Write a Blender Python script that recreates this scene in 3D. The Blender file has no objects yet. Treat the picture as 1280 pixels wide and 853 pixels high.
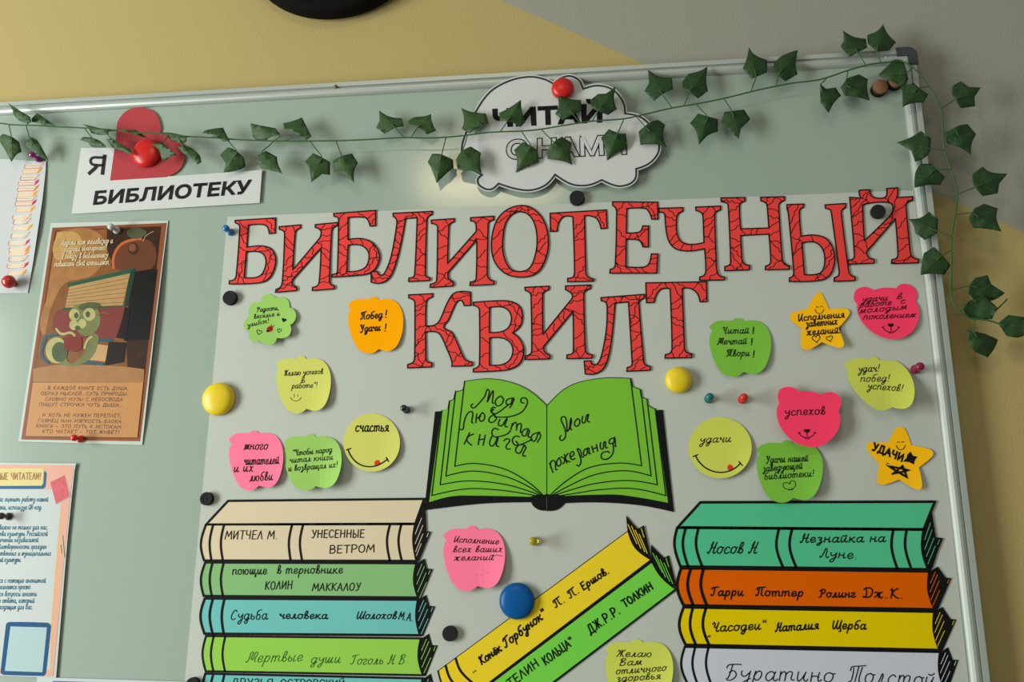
import bpy, bmesh, math, random
from mathutils import Vector, Matrix
from mathutils.geometry import delaunay_2d_cdt

random.seed(7)
SC = bpy.context.scene
COL = SC.collection

# ------------------------------------------------------------------ camera
W, H, F = 1280.0, 853.0, 1080.0
PITCH, YAW, ROLL = 0.24196426, -0.11914877, 0.00602617
CAM = Vector((0.0, -1.0, 1.5))
_cp, _sp, _cy, _sy, _cr, _sr = (math.cos(PITCH), math.sin(PITCH), math.cos(YAW), math.sin(YAW),
                                math.cos(ROLL), math.sin(ROLL))
FWD = Vector((_sy * _cp, _cy * _cp, _sp))
_r0 = Vector((_cy, -_sy, 0)); _u0 = _r0.cross(FWD)
RIGHT = _r0 * _cr + _u0 * _sr
UP = -_r0 * _sr + _u0 * _cr
cam_data = bpy.data.cameras.new('camera'); cam = bpy.data.objects.new('camera', cam_data); COL.objects.link(cam)
cam_data.sensor_width = 36; cam_data.sensor_fit = 'HORIZONTAL'; cam_data.lens = F / W * 36
cam_data.clip_start = 0.01
cam.matrix_world = Matrix(((RIGHT.x, UP.x, -FWD.x, CAM.x), (RIGHT.y, UP.y, -FWD.y, CAM.y),
                           (RIGHT.z, UP.z, -FWD.z, CAM.z), (0, 0, 0, 1)))
SC.camera = cam

# ------------------------------------------------------------------ light
world = bpy.data.worlds.new('world'); SC.world = world; world.use_nodes = True
bg = world.node_tree.nodes['Background']; bg.inputs[0].default_value = (0.95, 1.0, 0.93, 1); bg.inputs[1].default_value = 0.20

def area_light(name, loc, target, sx, sy, power, color):
    d = bpy.data.lights.new(name, 'AREA'); d.shape = 'RECTANGLE'; d.size = sx; d.size_y = sy
    d.energy = power; d.color = color
    o = bpy.data.objects.new(name, d); COL.objects.link(o); o.location = loc
    o.rotation_euler = (Vector(target) - Vector(loc)).to_track_quat('-Z', 'Y').to_euler()
    return o
area_light('window_daylight', (-2.35, -1.35, 1.5), (-0.2, 0, 1.5), 0.75, 1.6, 52, (0.94, 1.0, 0.96))
area_light('ceiling_lamp', (-0.45, -2.0, 2.86), (-0.3, 0, 1.6), 0.5, 0.13, 3.2, (1.0, 0.82, 0.52))

SC.view_settings.view_transform = 'Standard'
SC.view_settings.look = 'None'
SC.view_settings.gamma = 1.0
SC.view_settings.exposure = 0.62
SC.view_settings.use_curve_mapping = False

# ------------------------------------------------------------------ helpers
def U(x, y, h=0.0):
    """photo pixel -> point that lies h metres in front of the wall plane"""
    d = RIGHT * ((x - W / 2) / F) - UP * ((y - H / 2) / F) + FWD
    t = (-h - CAM.y) / d.y
    return CAM + d * t

def lin(c):
    c = c / 255.0
    return c / 12.92 if c <= 0.04045 else ((c + 0.055) / 1.055) ** 2.4

MATS = {}
def mat(name, rgb, rough=0.75, k=1.0, metal=0.0, noise=0.0, nscale=60.0, bump=0.0, bscale=300.0, trans=0.0,
        coat=0.0, sheen=0.0, spec=0.15, fl=0.81):
    if name in MATS: return MATS[name]
    m = bpy.data.materials.new(name); m.use_nodes = True
    nt = m.node_tree; b = nt.nodes['Principled BSDF']
    c = [min(0.97, lin(v) * k * fl) for v in rgb]      # fl: fluorescent papers keep their full strength
    b.inputs['Base Color'].default_value = (*c, 1)
    b.inputs['Roughness'].default_value = rough
    b.inputs['Metallic'].default_value = metal
    b.inputs['Specular IOR Level'].default_value = spec
    if trans: b.inputs['Transmission Weight'].default_value = trans
    if coat:
        b.inputs['Coat Weight'].default_value = coat; b.inputs['Coat Roughness'].default_value = 0.08
    if noise or bump:
        tc = nt.nodes.new('ShaderNodeTexCoord')
    if noise:
        n = nt.nodes.new('ShaderNodeTexNoise'); n.inputs['Scale'].default_value = nscale; n.inputs['Detail'].default_value = 4
        nt.links.new(tc.outputs['Object'], n.inputs['Vector'])
        r = nt.nodes.new('ShaderNodeMixRGB'); r.blend_type = 'MIX'
        r.inputs[1].default_value = (*[v * (1 - noise) for v in c], 1)
        r.inputs[2].default_value = (*[min(1, v * (1 + noise)) for v in c], 1)
        nt.links.new(n.outputs['Fac'], r.inputs[0]); nt.links.new(r.outputs[0], b.inputs['Base Color'])
    if bump:
        n2 = nt.nodes.new('ShaderNodeTexNoise'); n2.inputs['Scale'].default_value = bscale; n2.inputs['Detail'].default_value = 5
        nt.links.new(tc.outputs['Object'], n2.inputs['Vector'])
        bp = nt.nodes.new('ShaderNodeBump'); bp.inputs['Strength'].default_value = bump; bp.inputs['Distance'].default_value = 0.002
        nt.links.new(n2.outputs['Fac'], bp.inputs['Height']); nt.links.new(bp.outputs[0], b.inputs['Normal'])
    MATS[name] = m
    return m

def tag(o, label=None, cat=None, group=None, kind=None):
    if label: o['label'] = label
    if cat: o['category'] = cat
    if group: o['group'] = group
    if kind: o['kind'] = kind
    return o

def link_mesh(name, verts, faces, fmats, mats, origin, parent=None, smooth=False):
    me = bpy.data.meshes.new(name)
    me.from_pydata([tuple(v - origin) for v in verts], [], faces)
    for m in mats: me.materials.append(m)
    if fmats: me.polygons.foreach_set('material_index', fmats)
    if smooth: me.polygons.foreach_set('use_smooth', [True] * len(me.polygons))
    me.update()
    o = bpy.data.objects.new(name, me); COL.objects.link(o)
    if parent is not None:
        o.parent = parent; o.location = origin - parent.location
    else:
        o.location = origin
    return o

def empty(name, loc):
    o = bpy.data.objects.new(name, None); COL.objects.link(o); o.location = loc; o.empty_display_size = 0.02
    return o

# --- 2-D paths.  "x,y" sharp corner, "~x,y" smooth point
def pth(s, ox=0.0, oy=0.0, sc=1.0, close=True, n=6):
    pts, sm = [], []
    for tkn in s.split():
        f = tkn[0] == '~'
        if f: tkn = tkn[1:]
        a, b = tkn.split(','); pts.append((ox + float(a) / sc, oy + float(b) / sc)); sm.append(f)
    return curve(pts, sm, close, n)

def curve(pts, sm, close, n=6):
    N = len(pts); out = []
    def tan(i, j):
        # tangent at point i for the segment i-j
        if sm[i] and (close or 0 < i < N - 1):
            a, b = pts[(i - 1) % N], pts[(i + 1) % N]
            t = ((b[0] - a[0]) / 2, (b[1] - a[1]) / 2)
            L = math.hypot(*t); s = math.hypot(pts[j][0] - pts[i][0], pts[j][1] - pts[i][1])
            if L > 1e-9:
                q = s / L * 1.0
                return (t[0] * q, t[1] * q)
        return None
    for i in range(N if close else N - 1):
        j = (i + 1) % N
        p, q = pts[i], pts[j]
        if not sm[i] and not sm[j]:
            out.append(p); continue
        ch = (q[0] - p[0], q[1] - p[1])
        t0, t1 = tan(i, j), tan(j, i)
        if t0 is None and t1 is None: t0 = t1 = ch
        elif t0 is None: t0 = (1.5 * ch[0] - 0.5 * t1[0], 1.5 * ch[1] - 0.5 * t1[1])
        elif t1 is None: t1 = (1.5 * ch[0] - 0.5 * t0[0], 1.5 * ch[1] - 0.5 * t0[1])
        for k in range(n):
            u = k / n
            a = 2 * u ** 3 - 3 * u ** 2 + 1; b = u ** 3 - 2 * u ** 2 + u; c = -2 * u ** 3 + 3 * u ** 2; d = u ** 3 - u ** 2
            out.append((a * p[0] + b * t0[0] + c * q[0] + d * t1[0], a * p[1] + b * t0[1] + c * q[1] + d * t1[1]))
    if not close: out.append(pts[-1])
    return out

def ell(cx, cy, rx, ry, n=40, rot=0.0):
    o = []
    for i in range(n):
        a = 2 * math.pi * i / n; x = rx * math.cos(a); y = ry * math.sin(a)
        o.append((cx + x * math.cos(rot) - y * math.sin(rot), cy + x * math.sin(rot) + y * math.cos(rot)))
    return o

def inside(polys, x, y):
    c = False
    for P in polys:
        n = len(P); j = n - 1
        for i in range(n):
            xi, yi = P[i]; xj, yj = P[j]
            if (yi > y) != (yj > y) and x < (xj - xi) * (y - yi) / (yj - yi) + xi: c = not c
            j = i
    return c

def densify(pl, step, close=False):
    out = []; n = len(pl)
    for i in range(n if close else n - 1):
        a, b = pl[i], pl[(i + 1) % n]
        k = max(1, int(math.ceil(math.hypot(b[0] - a[0], b[1] - a[1]) / step)))
        for q in range(k): out.append((a[0] + (b[0] - a[0]) * q / k, a[1] + (b[1] - a[1]) * q / k))
    if not close: out.append(pl[-1])
    return out

def triangulate(polys, grid=None):
    vs, es = [], []
    for P in polys:
        b = len(vs); vs += [Vector(p) for p in P]
        es += [(b + i, b + (i + 1) % len(P)) for i in range(len(P))]
    if grid:
        xs = [p[0] for P in polys for p in P]; ys = [p[1] for P in polys for p in P]
        y = min(ys) + grid * .5
        while y < max(ys):
            x = min(xs) + grid * .5
            while x < max(xs):
                if inside(polys, x, y): vs.append(Vector((x, y)))
                x += grid
            y += grid
    r = delaunay_2d_cdt(vs, es, [], 0, 1e-4)
    V = [(v.x, v.y) for v in r[0]]
    Fs = []
    for f in r[2]:
        cx = sum(V[i][0] for i in f) / len(f); cy = sum(V[i][1] for i in f) / len(f)
        if inside(polys, cx, cy): Fs.append(tuple(f))
    return V, Fs

class Paper:
    """a thin cut sheet, given in photo pixels and laid at its real distance from the wall"""
    def __init__(self, name, hf):
        self.name = name; self.hf = hf if callable(hf) else (lambda x, y, h=hf: h)
        self.v, self.f, self.fm, self.mats = [], [], [], []
        self.t = 0.0
    def mi(self, m):
        if m not in self.mats: self.mats.append(m)
        return self.mats.index(m)
    def slab(self, polys, m, t=0.0004, grid=None, edge=None):
        if grid: polys = [densify(P, grid, True) for P in polys]
        V, Fs = triangulate(polys, grid)
        b = len(self.v); n = len(V); k = self.mi(m); ke = self.mi(edge) if edge else k
        self.t = t
        for (x, y) in V: self.v.append(U(x, y, self.hf(x, y) + t))
        for (x, y) in V: self.v.append(U(x, y, self.hf(x, y) + t) + Vector((0, t, 0)))
        cnt = {}
        for f in Fs:
            a = sum((V[f[i]][0] * V[f[(i + 1) % len(f)]][1] - V[f[(i + 1) % len(f)]][0] * V[f[i]][1]) for i in range(len(f)))
            if a > 0: f = f[::-1]              # pixel y runs down; make the front face the room
            self.f.append(tuple(b + i for i in f)); self.fm.append(k)
            self.f.append(tuple(b + n + i for i in f[::-1])); self.fm.append(k)
            for i in range(len(f)):
                e = (f[i], f[(i + 1) % len(f)])
                if (e[1], e[0]) in cnt: del cnt[(e[1], e[0])]
                else: cnt[e] = 1
        for (i, j) in cnt:
            self.f.append((b + j, b + i, b + n + i, b + n + j)); self.fm.append(ke)
        return self
    def fill(self, polys, m, off=0.00015, grid=None):
        if grid: polys = [densify(P, grid, True) for P in polys]
        V, Fs = triangulate(polys, grid)
        self.tri(V, Fs, m, off)
        return self
    def tri(self, V, Fs, m, off):
        b = len(self.v); k = self.mi(m)
        for (x, y) in V: self.v.append(U(x, y, self.hf(x, y) + self.t + off))
        for f in Fs:
            a = sum((V[f[i]][0] * V[f[(i + 1) % len(f)]][1] - V[f[(i + 1) % len(f)]][0] * V[f[i]][1]) for i in range(len(f)))
            if a > 0: f = f[::-1]
            self.f.append(tuple(b + i for i in f)); self.fm.append(k)
    def ink(self, pl, w, m, off=0.0003, close=False, taper=False, step=5.0):
        pl = [p for i, p in enumerate(pl) if i == 0 or math.hypot(p[0] - pl[i - 1][0], p[1] - pl[i - 1][1]) > 0.05]
        if close and len(pl) > 2 and math.hypot(pl[0][0] - pl[-1][0], pl[0][1] - pl[-1][1]) < .05: pl = pl[:-1]
        if len(pl) < 2:
            self.fill([ell(pl[0][0], pl[0][1], w * .6, w * .6, 8)], m, off); return self
        pl = densify(pl, step, close)
        n = len(pl); V = []
        for i in range(n):
            if close: a, c = pl[i - 1], pl[(i + 1) % n]
            else: a, c = pl[max(0, i - 1)], pl[min(n - 1, i + 1)]
            p = pl[i]
            d1 = (p[0] - a[0], p[1] - a[1]); d2 = (c[0] - p[0], c[1] - p[1])
            l1 = math.hypot(*d1) or 1; l2 = math.hypot(*d2) or 1
            if not close and i == 0: d1, l1 = d2, l2
            if not close and i == n - 1: d2, l2 = d1, l1
            t = (d1[0] / l1 + d2[0] / l2, d1[1] / l1 + d2[1] / l2); L = math.hypot(*t)
            if L < 1e-6: t = (d2[0] / l2, d2[1] / l2); L = 1
            t = (t[0] / L, t[1] / L)
            cosv = max(.62, t[0] * d2[0] / l2 + t[1] * d2[1] / l2)
            hw = w / 2 / cosv
            ext = 0
            if not close and i == 0: ext = -w * .35
            if not close and i == n - 1: ext = w * .35
            px, py = p[0] + t[0] * ext, p[1] + t[1] * ext
            V.append((px - t[1] * hw, py + t[0] * hw)); V.append((px + t[1] * hw, py - t[0] * hw))
        Fs = []
        for i in range(n if close else n - 1):
            j = (i + 1) % n
            Fs.append((2 * i, 2 * i + 1, 2 * j + 1, 2 * j))
        b = len(self.v); k = self.mi(m)
        for (x, y) in V: self.v.append(U(x, y, self.hf(x, y) + self.t + off))
        for f in Fs:
            self.f.append(tuple(b + i for i in f)); self.fm.append(k)
        return self
    def done(self, parent=None, smooth=False):
        o = Vector((sum(v.x for v in self.v) / len(self.v), max(v.y for v in self.v), sum(v.z for v in self.v) / len(self.v)))
        return link_mesh(self.name, self.v, self.f, self.fm, self.mats, o, parent, smooth)

# ------------------------------------------------------------------ pen alphabet (x-height 10, capitals 17)
LOW = {
 'а': (11, "8,8 5,10 1,7 1,2 4,0 8,5|9,10 8,2 10,0 12,2"),
 'б': (10, "5,9 1,6 2,1 6,0 8,4 6,9 3,8 2,12 5,16 10,17"),
 'в': (9, "0,1 4,8 6,14 4,17 2,13 2,3 5,0 8,3 7,6 3,7"),
 'г': (8, "0,8 3,10 6,9 5,6 1,3 2,0 5,0 8,2"),
 'д': (11, "8,8 5,10 1,7 1,2 4,0 8,5|9,10 8,0 6,-6 3,-7 2,-4 6,-1 11,2"),
 'е': (9, "1,4 7,6 7,9 4,10 1,6 2,1 5,0 9,3"),
 'ж': (14, "1,9 4,9 5,5 1,0|12,10 9,8 8,5 10,0 13,1|7,10 7,0|5,5 8,5"),
 'з': (9, "1,9 4,10 7,8 4,5 7,3 6,-3 3,-6 1,-4 4,-1 9,2"),
 'и': (11, "1,10 1,2 3,0 7,7|8,10 7,2 9,0 11,2"),
 'й': (11, "1,10 1,2 3,0 7,7|8,10 7,2 9,0 11,2|2,13 5,12 8,14"),
 'к': (10, "1,10 1,0|8,10 3,6 2,5 5,4 8,0 10,1"),
 'л': (10, "0,1 2,0 4,5 6,10 6,2 8,0 10,2"),
 'м': (13, "0,1 2,0 4,10 6,1 10,10 10,2 13,1"),
 'н': (11, "1,10 1,0|1,5 4,6 8,5|8,10 8,1 11,2"),
 'о': (10, "5,10 1,8 1,2 5,0 8,3 8,8 5,10 7,9 10,9"),
 'п': (11, "1,10 1,0|1,6 4,10 8,9 8,2 11,1"),
 'р': (10, "2,10 0,-8|1,4 5,10 8,8 7,2 4,0 2,2"),
 'с': (9, "8,8 5,10 1,6 2,1 5,0 9,2"),
 'т': (15, "1,10 1,0|1,6 4,10 6,8 6,0|6,6 9,10 12,9 12,2 15,1"),
 'у': (10, "1,10 1,6 4,4 8,8|9,10 7,-3 4,-8 1,-6 4,-2 10,2"),
 'х': (10, "1,9 3,10 6,1 9,0|8,10 5,7 1,0"),
 'ц': (12, "1,10 1,2 4,0 8,7|9,10 8,1 11,0 11,-4"),
 'ч': (10, "0,8 2,10 2,6 6,6|8,10 7,2 8,0 10,2"),
 'ш': (15, "1,10 1,2 3,0 6,7|7,10 6,2 8,0 11,7|12,10 11,2 13,0 15,2"),
 'щ': (16, "1,10 1,2 3,0 6,7|7,10 6,2 8,0 11,7|12,10 11,2 14,0 15,-4 13,-5 16,2"),
 'ы': (13, "1,10 1,2 4,0 6,3 4,6 1,5|10,10 9,2 11,0 13,2"),
 'ь': (8, "1,10 1,2 4,0 7,3 5,6 1,5"),
 'э': (9, "1,8 4,10 7,6 5,0 1,1|3,5 7,5"),
 'ю': (14, "1,10 1,0|1,5 5,5|9,10 5,8 5,2 9,0 12,3 11,9 9,10"),
 'я': (10, "8,10 7,2 9,0 10,1|8,9 4,10 2,7 5,5 8,5|5,5 3,1 0,0"),
 'ё': (9, "1,4 7,6 7,9 4,10 1,6 2,1 5,0 9,3|3,13 3,13.6|7,13 7,13.6"),
}
CAP = {
 'А': (11, "0,0 5,17 ^ 10,0|2,6 8,6"), 'Б': (10, "9,17 1,17 ^ 1,0 ^ 6,0 9,4 6,9 1,9"),
 'В': (10, "1,0 1,17 ^ 6,17 8,13 6,9 1,9 ^ 7,9 9,4 6,0 1,0"), 'Г': (8, "1,0 1,17 ^ 8,17"),
 'Д': (12, "0,-3 0,0 ^ 11,0 ^ 11,-3|2,0 4,17 ^ 9,17 ^ 9,0"), 'Е': (9, "8,17 1,17 ^ 1,0 ^ 8,0|1,9 7,9"),
 'Ж': (14, "7,17 7,0|1,17 6,9|13,17 8,9|1,0 6,9 8,9 13,0"), 'З': (9, "1,15 4,17 8,14 5,9 3,9|5,9 8,5 5,0 1,2"),
 'И': (11, "1,17 1,0 ^ 9,17 ^ 9,0"), 'Й': (11, "1,17 1,0 ^ 9,17 ^ 9,0|3,20 5,19 8,21"),
 'К': (10, "1,17 1,0|9,17 2,9 ^ 9,0"), 'Л': (10, "0,0 5,17 ^ 9,0"), 'М': (13, "0,0 2,17 ^ 6,5 ^ 11,17 ^ 12,0"),
 'Н': (11, "1,17 1,0|9,17 9,0|1,9 9,9"), 'О': (11, "5,17 1,13 1,4 5,0 9,4 9,13 5,17"), 'П': (11, "1,0 1,17 ^ 9,17 ^ 9,0"),
 'Р': (10, "1,0 1,17 ^ 6,17 9,13 6,8 1,8"), 'С': (10, "9,14 5,17 1,13 1,4 5,0 9,3"), 'Т': (10, "0,17 10,17|5,17 5,0"),
 'У': (10, "1,17 5,8|9,17 4,0 1,0"), 'Х': (10, "1,17 9,0|9,17 1,0"), 'Ц': (11, "1,17 1,0 ^ 9,0 ^ 10,-3|9,17 9,0"),
 'Ч': (10, "1,17 1,10 4,8 8,9|8,17 8,0"), 'Ш': (14, "1,17 1,0 ^ 12,0 ^ 12,17|6,17 6,0"), 'Щ': (15, "1,17 1,0 ^ 12,0 ^ 14,-3|12,17 12,0|6,17 6,0"),
 'Ы': (13, "1,17 1,0 ^ 5,0 7,4 5,8 1,8|11,17 11,0"), 'Ь': (9, "1,17 1,0 ^ 5,0 8,4 5,8 1,8"), 'Э': (10, "1,14 5,17 9,10 5,0 1,3|4,9 9,9"),
 'Ю': (14, "1,17 1,0|1,9 5,9|9,17 5,13 5,4 9,0 13,4 13,13 9,17"), 'Я': (10, "9,0 9,17 ^ 4,17 1,13 4,8 9,8 ^ 1,0"),
 'Ё': (9, "8,17 1,17 ^ 1,0 ^ 8,0|1,9 7,9|3,20 3,20.6|6,20 6,20.6"),
 'Q': (11, "5,17 1,13 1,4 5,0 9,4 9,13 5,17|6,4 10,-1"), 'R': (10, "1,0 1,17 ^ 6,17 9,13 6,8 1,8|5,8 9,0"),
}
# flowing written capitals
CUR = dict(CAP)
CUR.update({
 'М': (15, "-2,2 0,0 2,4 5,17 7,4 12,17 12,3 15,1"), 'П': (13, "1,12 1,16 6,17 14,18|4,16 3,3 1,0 -1,2|9,17 9,2 12,0"),
 'Т': (15, "0,12 1,16 7,17 15,18|3,15 3,2 0,0|8,16 7,1|12,16 11,2 14,0"), 'Ч': (12, "0,14 2,17 4,15 3,9 6,8 9,11|10,17 7,2 9,0 12,2"),
 'Р': (12, "4,17 3,2 0,0|0,13 4,17 10,16 9,10 5,8"), 'Г': (11, "0,13 1,16 6,17 12,18|5,17 4,3 1,0 -1,2"),
 'У': (12, "0,14 2,17 4,13 4,9 8,9|10,17 6,1 3,-2 1,0"), 'Н': (13, "0,2 1,0 3,3 5,17 3,11|3,8 11,9|11,17 9,2 11,0 13,2"),
 'Д': (13, "3,17 4,2 1,0 0,2|0,14 5,17 12,14 11,3 6,0 1,1"), 'К': (13, "1,14 3,16 2,0|11,17 4,9 10,1 13,0"),
 'Б': (12, "0,13 1,16 6,17 13,17|5,17 3,3 1,1|3,8 7,10 10,5 6,0 2,0"), 'Л': (12, "-1,2 1,0 4,8 7,17 8,3 10,0 12,2"),
 'Ж': (14, "0,13 3,16 4,10 0,0|13,17 8,9 13,0|7,17 7,0|4,9 8,9"), 'З': (10, "1,14 5,17 8,13 4,9 8,4 4,0 0,3"),
 'С': (12, "11,14 8,17 3,12 1,4 4,0 9,2"), 'В': (12, "1,0 3,17|0,14 6,18 9,14 3,9 9,8 9,2 4,0 1,2"),
 'Ш': (17, "1,16 1,3 4,0 8,12|9,17 8,3 11,0 15,12|16,17 15,3 17,0"), 'Щ': (17, "1,16 1,3 4,0 8,12|9,17 8,3 11,0 15,12|16,17 15,3 17,-4 14,-5"),
 'И': (12, "1,17 1,3 3,0 8,11|10,17 9,3 12,0"),
})
PUN = {'!': (5, "2,17 2,6|2,1 2,0"), '.': (5, "2,0.2 2,0"), ',': (5, "2,1 1,-3"), '"': (7, "1,17 2,13|5,17 6,13"), '-': (8, "1,6 7,6"),
       '„': (6, "1,0 0,-3|4,0 3,-3"), '…': (12, "1,0.2 1,0|5,0.2 5,0|9,0.2 9,0")}

def glyph(ch, caps):
    if ch in PUN: return PUN[ch]
    if ch in LOW: return LOW[ch]
    if ch in caps: return caps[ch]
    return (8, "")

def write(p, s, a, b, xh, w, m, slant=0.18, style='cur', jit=0.25, off=0.0003):
    """pen writing of s from baseline point a to baseline point b (pixels), x-height xh (pixels)"""
    caps = CUR if style == 'cur' else CAP
    w *= 1.15
    if style == 'print': s = s.upper()
    adv = 0; items = []
    for ch in s:
        if ch == ' ': adv += 8; continue
        g = glyph(ch, caps); items.append((adv, g[1])); adv += g[0] + 2
    adv -= 2
    dx, dy = b[0] - a[0], b[1] - a[1]; L = math.hypot(dx, dy); ex = (dx / L, dy / L); ey = (ex[1], -ex[0])
    sx = L / adv; sy = xh / 10.0
    if style == 'print': sy = xh / 17.0
    for (x0, g) in items:
        jy = random.uniform(-jit, jit)
        for st in g.split('|'):
            if not st: continue
            pts, sm = [], []
            for tk in st.split():
                if tk == '^':
                    sm[-1] = False; continue
                gx, gy = map(float, tk.split(','))
                X = (x0 + gx) * sx + slant * gy * sy; Y = (gy + jy) * sy
                pts.append((a[0] + ex[0] * X + ey[0] * Y, a[1] + ex[1] * X + ey[1] * Y)); sm.append(True)
            sm[0] = sm[-1] = False
            p.ink(curve(pts, sm, False, 5), w, m, off, step=3.0)

# bold printed words from Blender's own built-in typeface
def face_text(s, bold=0.0):
    c = bpy.data.curves.new('lettering', 'FONT'); c.body = s; c.offset = bold; c.resolution_u = 4
    o = bpy.data.objects.new('lettering', c); COL.objects.link(o)
    dg = bpy.context.evaluated_depsgraph_get(); dg.update()
    e = o.evaluated_get(dg); me = e.to_mesh()
    V = [(v.co.x, v.co.y) for v in me.vertices]; Fs = [tuple(q.vertices) for q in me.polygons]
    e.to_mesh_clear(); bpy.data.objects.remove(o); bpy.data.curves.remove(c)
    return V, Fs
CAPH = None
def print_text(p, s, tl, tr, bl, br, m, bold=0.03, outline=None, off=0.0003):
    global CAPH
    if CAPH is None:
        v, _ = face_text('Н', 0.0); CAPH = max(q[1] for q in v)
    V, Fs = face_text(s, 0.0)
    x0 = min(v[0] for v in V); x1 = max(v[0] for v in V)
    Q = []
    for (x, y) in V:
        u = (x - x0) / (x1 - x0); v = y / CAPH
        bx = bl[0] + (br[0] - bl[0]) * u; by = bl[1] + (br[1] - bl[1]) * u
        tx = tl[0] + (tr[0] - tl[0]) * u; ty = tl[1] + (tr[1] - tl[1]) * u
        Q.append((bx + (tx - bx) * v, by + (ty - by) * v))
    p.tri(Q, Fs, m, off)
    key = {}; rep = []
    for i, q in enumerate(Q):
        k = (round(q[0], 2), round(q[1], 2)); key.setdefault(k, i); rep.append(key[k])
    es = {}
    for f in Fs:
        for i in range(len(f)):
            a, b = rep[f[i]], rep[f[(i + 1) % len(f)]]
            if a == b: continue
            if (b, a) in es: del es[(b, a)]
            else: es[(a, b)] = 1
    nxt = {}
    for (a, b) in es: nxt.setdefault(a, []).append(b)
    loops = []
    while nxt:
        a = next(iter(nxt)); loop = [a]
        while True:
            l = nxt.get(loop[-1])
            if not l: nxt.pop(loop[-1], None); break
            b = l.pop()
            if not l: nxt.pop(loop[-1])
            if b == loop[0]: break
            loop.append(b)
        if len(loop) > 2: loops.append([Q[i] for i in loop])
    for l in loops: p.ink(l, bold, m, off, close=True)        # heavier strokes round the plain letter shapes
    if outline:                                               # hollow letters: white inside, black line round
        p.tri(Q, Fs, outline[0], off + .0001)
        for l in loops: p.ink(l, max(.2, bold - 2 * outline[1]), outline[0], off + .0001, close=True)

# --- lathed bodies whose axis stands out from the wall
def lathe(name, px, py, h, prof, m, parent=None, seg=28, tilt=(0, 0)):
    c = U(px, py, h)
    vs, fs = [], []
    n = len(prof)
    ax = Vector((tilt[0], -1, tilt[1])).normalized(); e1 = ax.cross(Vector((0, 0, 1))).normalized(); e2 = e1.cross(ax)
    for (r, d) in prof:
        if r < 1e-7: vs.append([c + ax * d])
        else: vs.append([c + ax * d + (e1 * math.cos(2 * math.pi * k / seg) + e2 * math.sin(2 * math.pi * k / seg)) * r for k in range(seg)])
    flat, idx = [], []
    for ring in vs:
        idx.append(len(flat)); flat += ring
    for i in range(n - 1):
        A, B = vs[i], vs[i + 1]
        for k in range(seg):
            k2 = (k + 1) % seg
            if len(A) == 1 and len(B) == 1: continue
            if len(A) == 1: fs.append((idx[i], idx[i + 1] + k2, idx[i + 1] + k))
            elif len(B) == 1: fs.append((idx[i] + k, idx[i] + k2, idx[i + 1]))
            else: fs.append((idx[i] + k, idx[i] + k2, idx[i + 1] + k2, idx[i + 1] + k))
    # orientation: outward
    o = link_mesh(name, flat, fs, None, [m], c, parent, True)
    bm = bmesh.new(); bm.from_mesh(o.data); bmesh.ops.recalc_face_normals(bm, faces=bm.faces); bm.to_mesh(o.data); bm.free()
    o.data.polygons.foreach_set('use_smooth', [True] * len(o.data.polygons))
    return o

def box_mesh(name, x0, x1, y0, y1, z0, z1, m, parent=None, bevel=0.0, kind=None):
    o_ = Vector(((x0 + x1) / 2, (y0 + y1) / 2, z0))
    bm = bmesh.new()
    vs = [bm.verts.new((x - o_.x, y - o_.y, z - o_.z)) for x in (x0, x1) for y in (y0, y1) for z in (z0, z1)]
    for q in ((0, 1, 3, 2), (4, 6, 7, 5), (0, 4, 5, 1), (2, 3, 7, 6), (0, 2, 6, 4), (1, 5, 7, 3)): bm.faces.new([vs[i] for i in q])
    bmesh.ops.recalc_face_normals(bm, faces=bm.faces)
    if bevel: bmesh.ops.bevel(bm, geom=bm.edges[:], offset=bevel, segments=3, affect='EDGES')
    me = bpy.data.meshes.new(name); bm.to_mesh(me); bm.free(); me.materials.append(m)
    o = bpy.data.objects.new(name, me); COL.objects.link(o)
    if parent is not None: o.parent = parent; o.location = o_ - parent.location
    else: o.location = o_
    if kind: o['kind'] = kind
    return o

# ------------------------------------------------------------------ materials
BLACK = mat('black_ink', (14, 14, 13), 0.7, spec=.15)
PEN = mat('pen_ink', (16, 17, 20), 0.7, spec=.15)
SHEETW = mat('poster_paper', (202, 207, 197), 0.85, noise=0.015, nscale=25)
WHITE = mat('white_paper', (216, 218, 216), 0.7)
RED = mat('red_paper', (236, 68, 62), 0.75, fl=.92, noise=0.04, nscale=40)
BOARD = mat('whiteboard_enamel', (166, 181, 168), 0.15, spec=0.4)
ALU = mat('aluminium', (196, 203, 196), 0.42, metal=0.4)
CAPM = mat('grey_plastic', (72, 74, 78), 0.5)
HB, HS = 0.016, 0.0163        # board face, poster sheet (metres from the wall)

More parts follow.
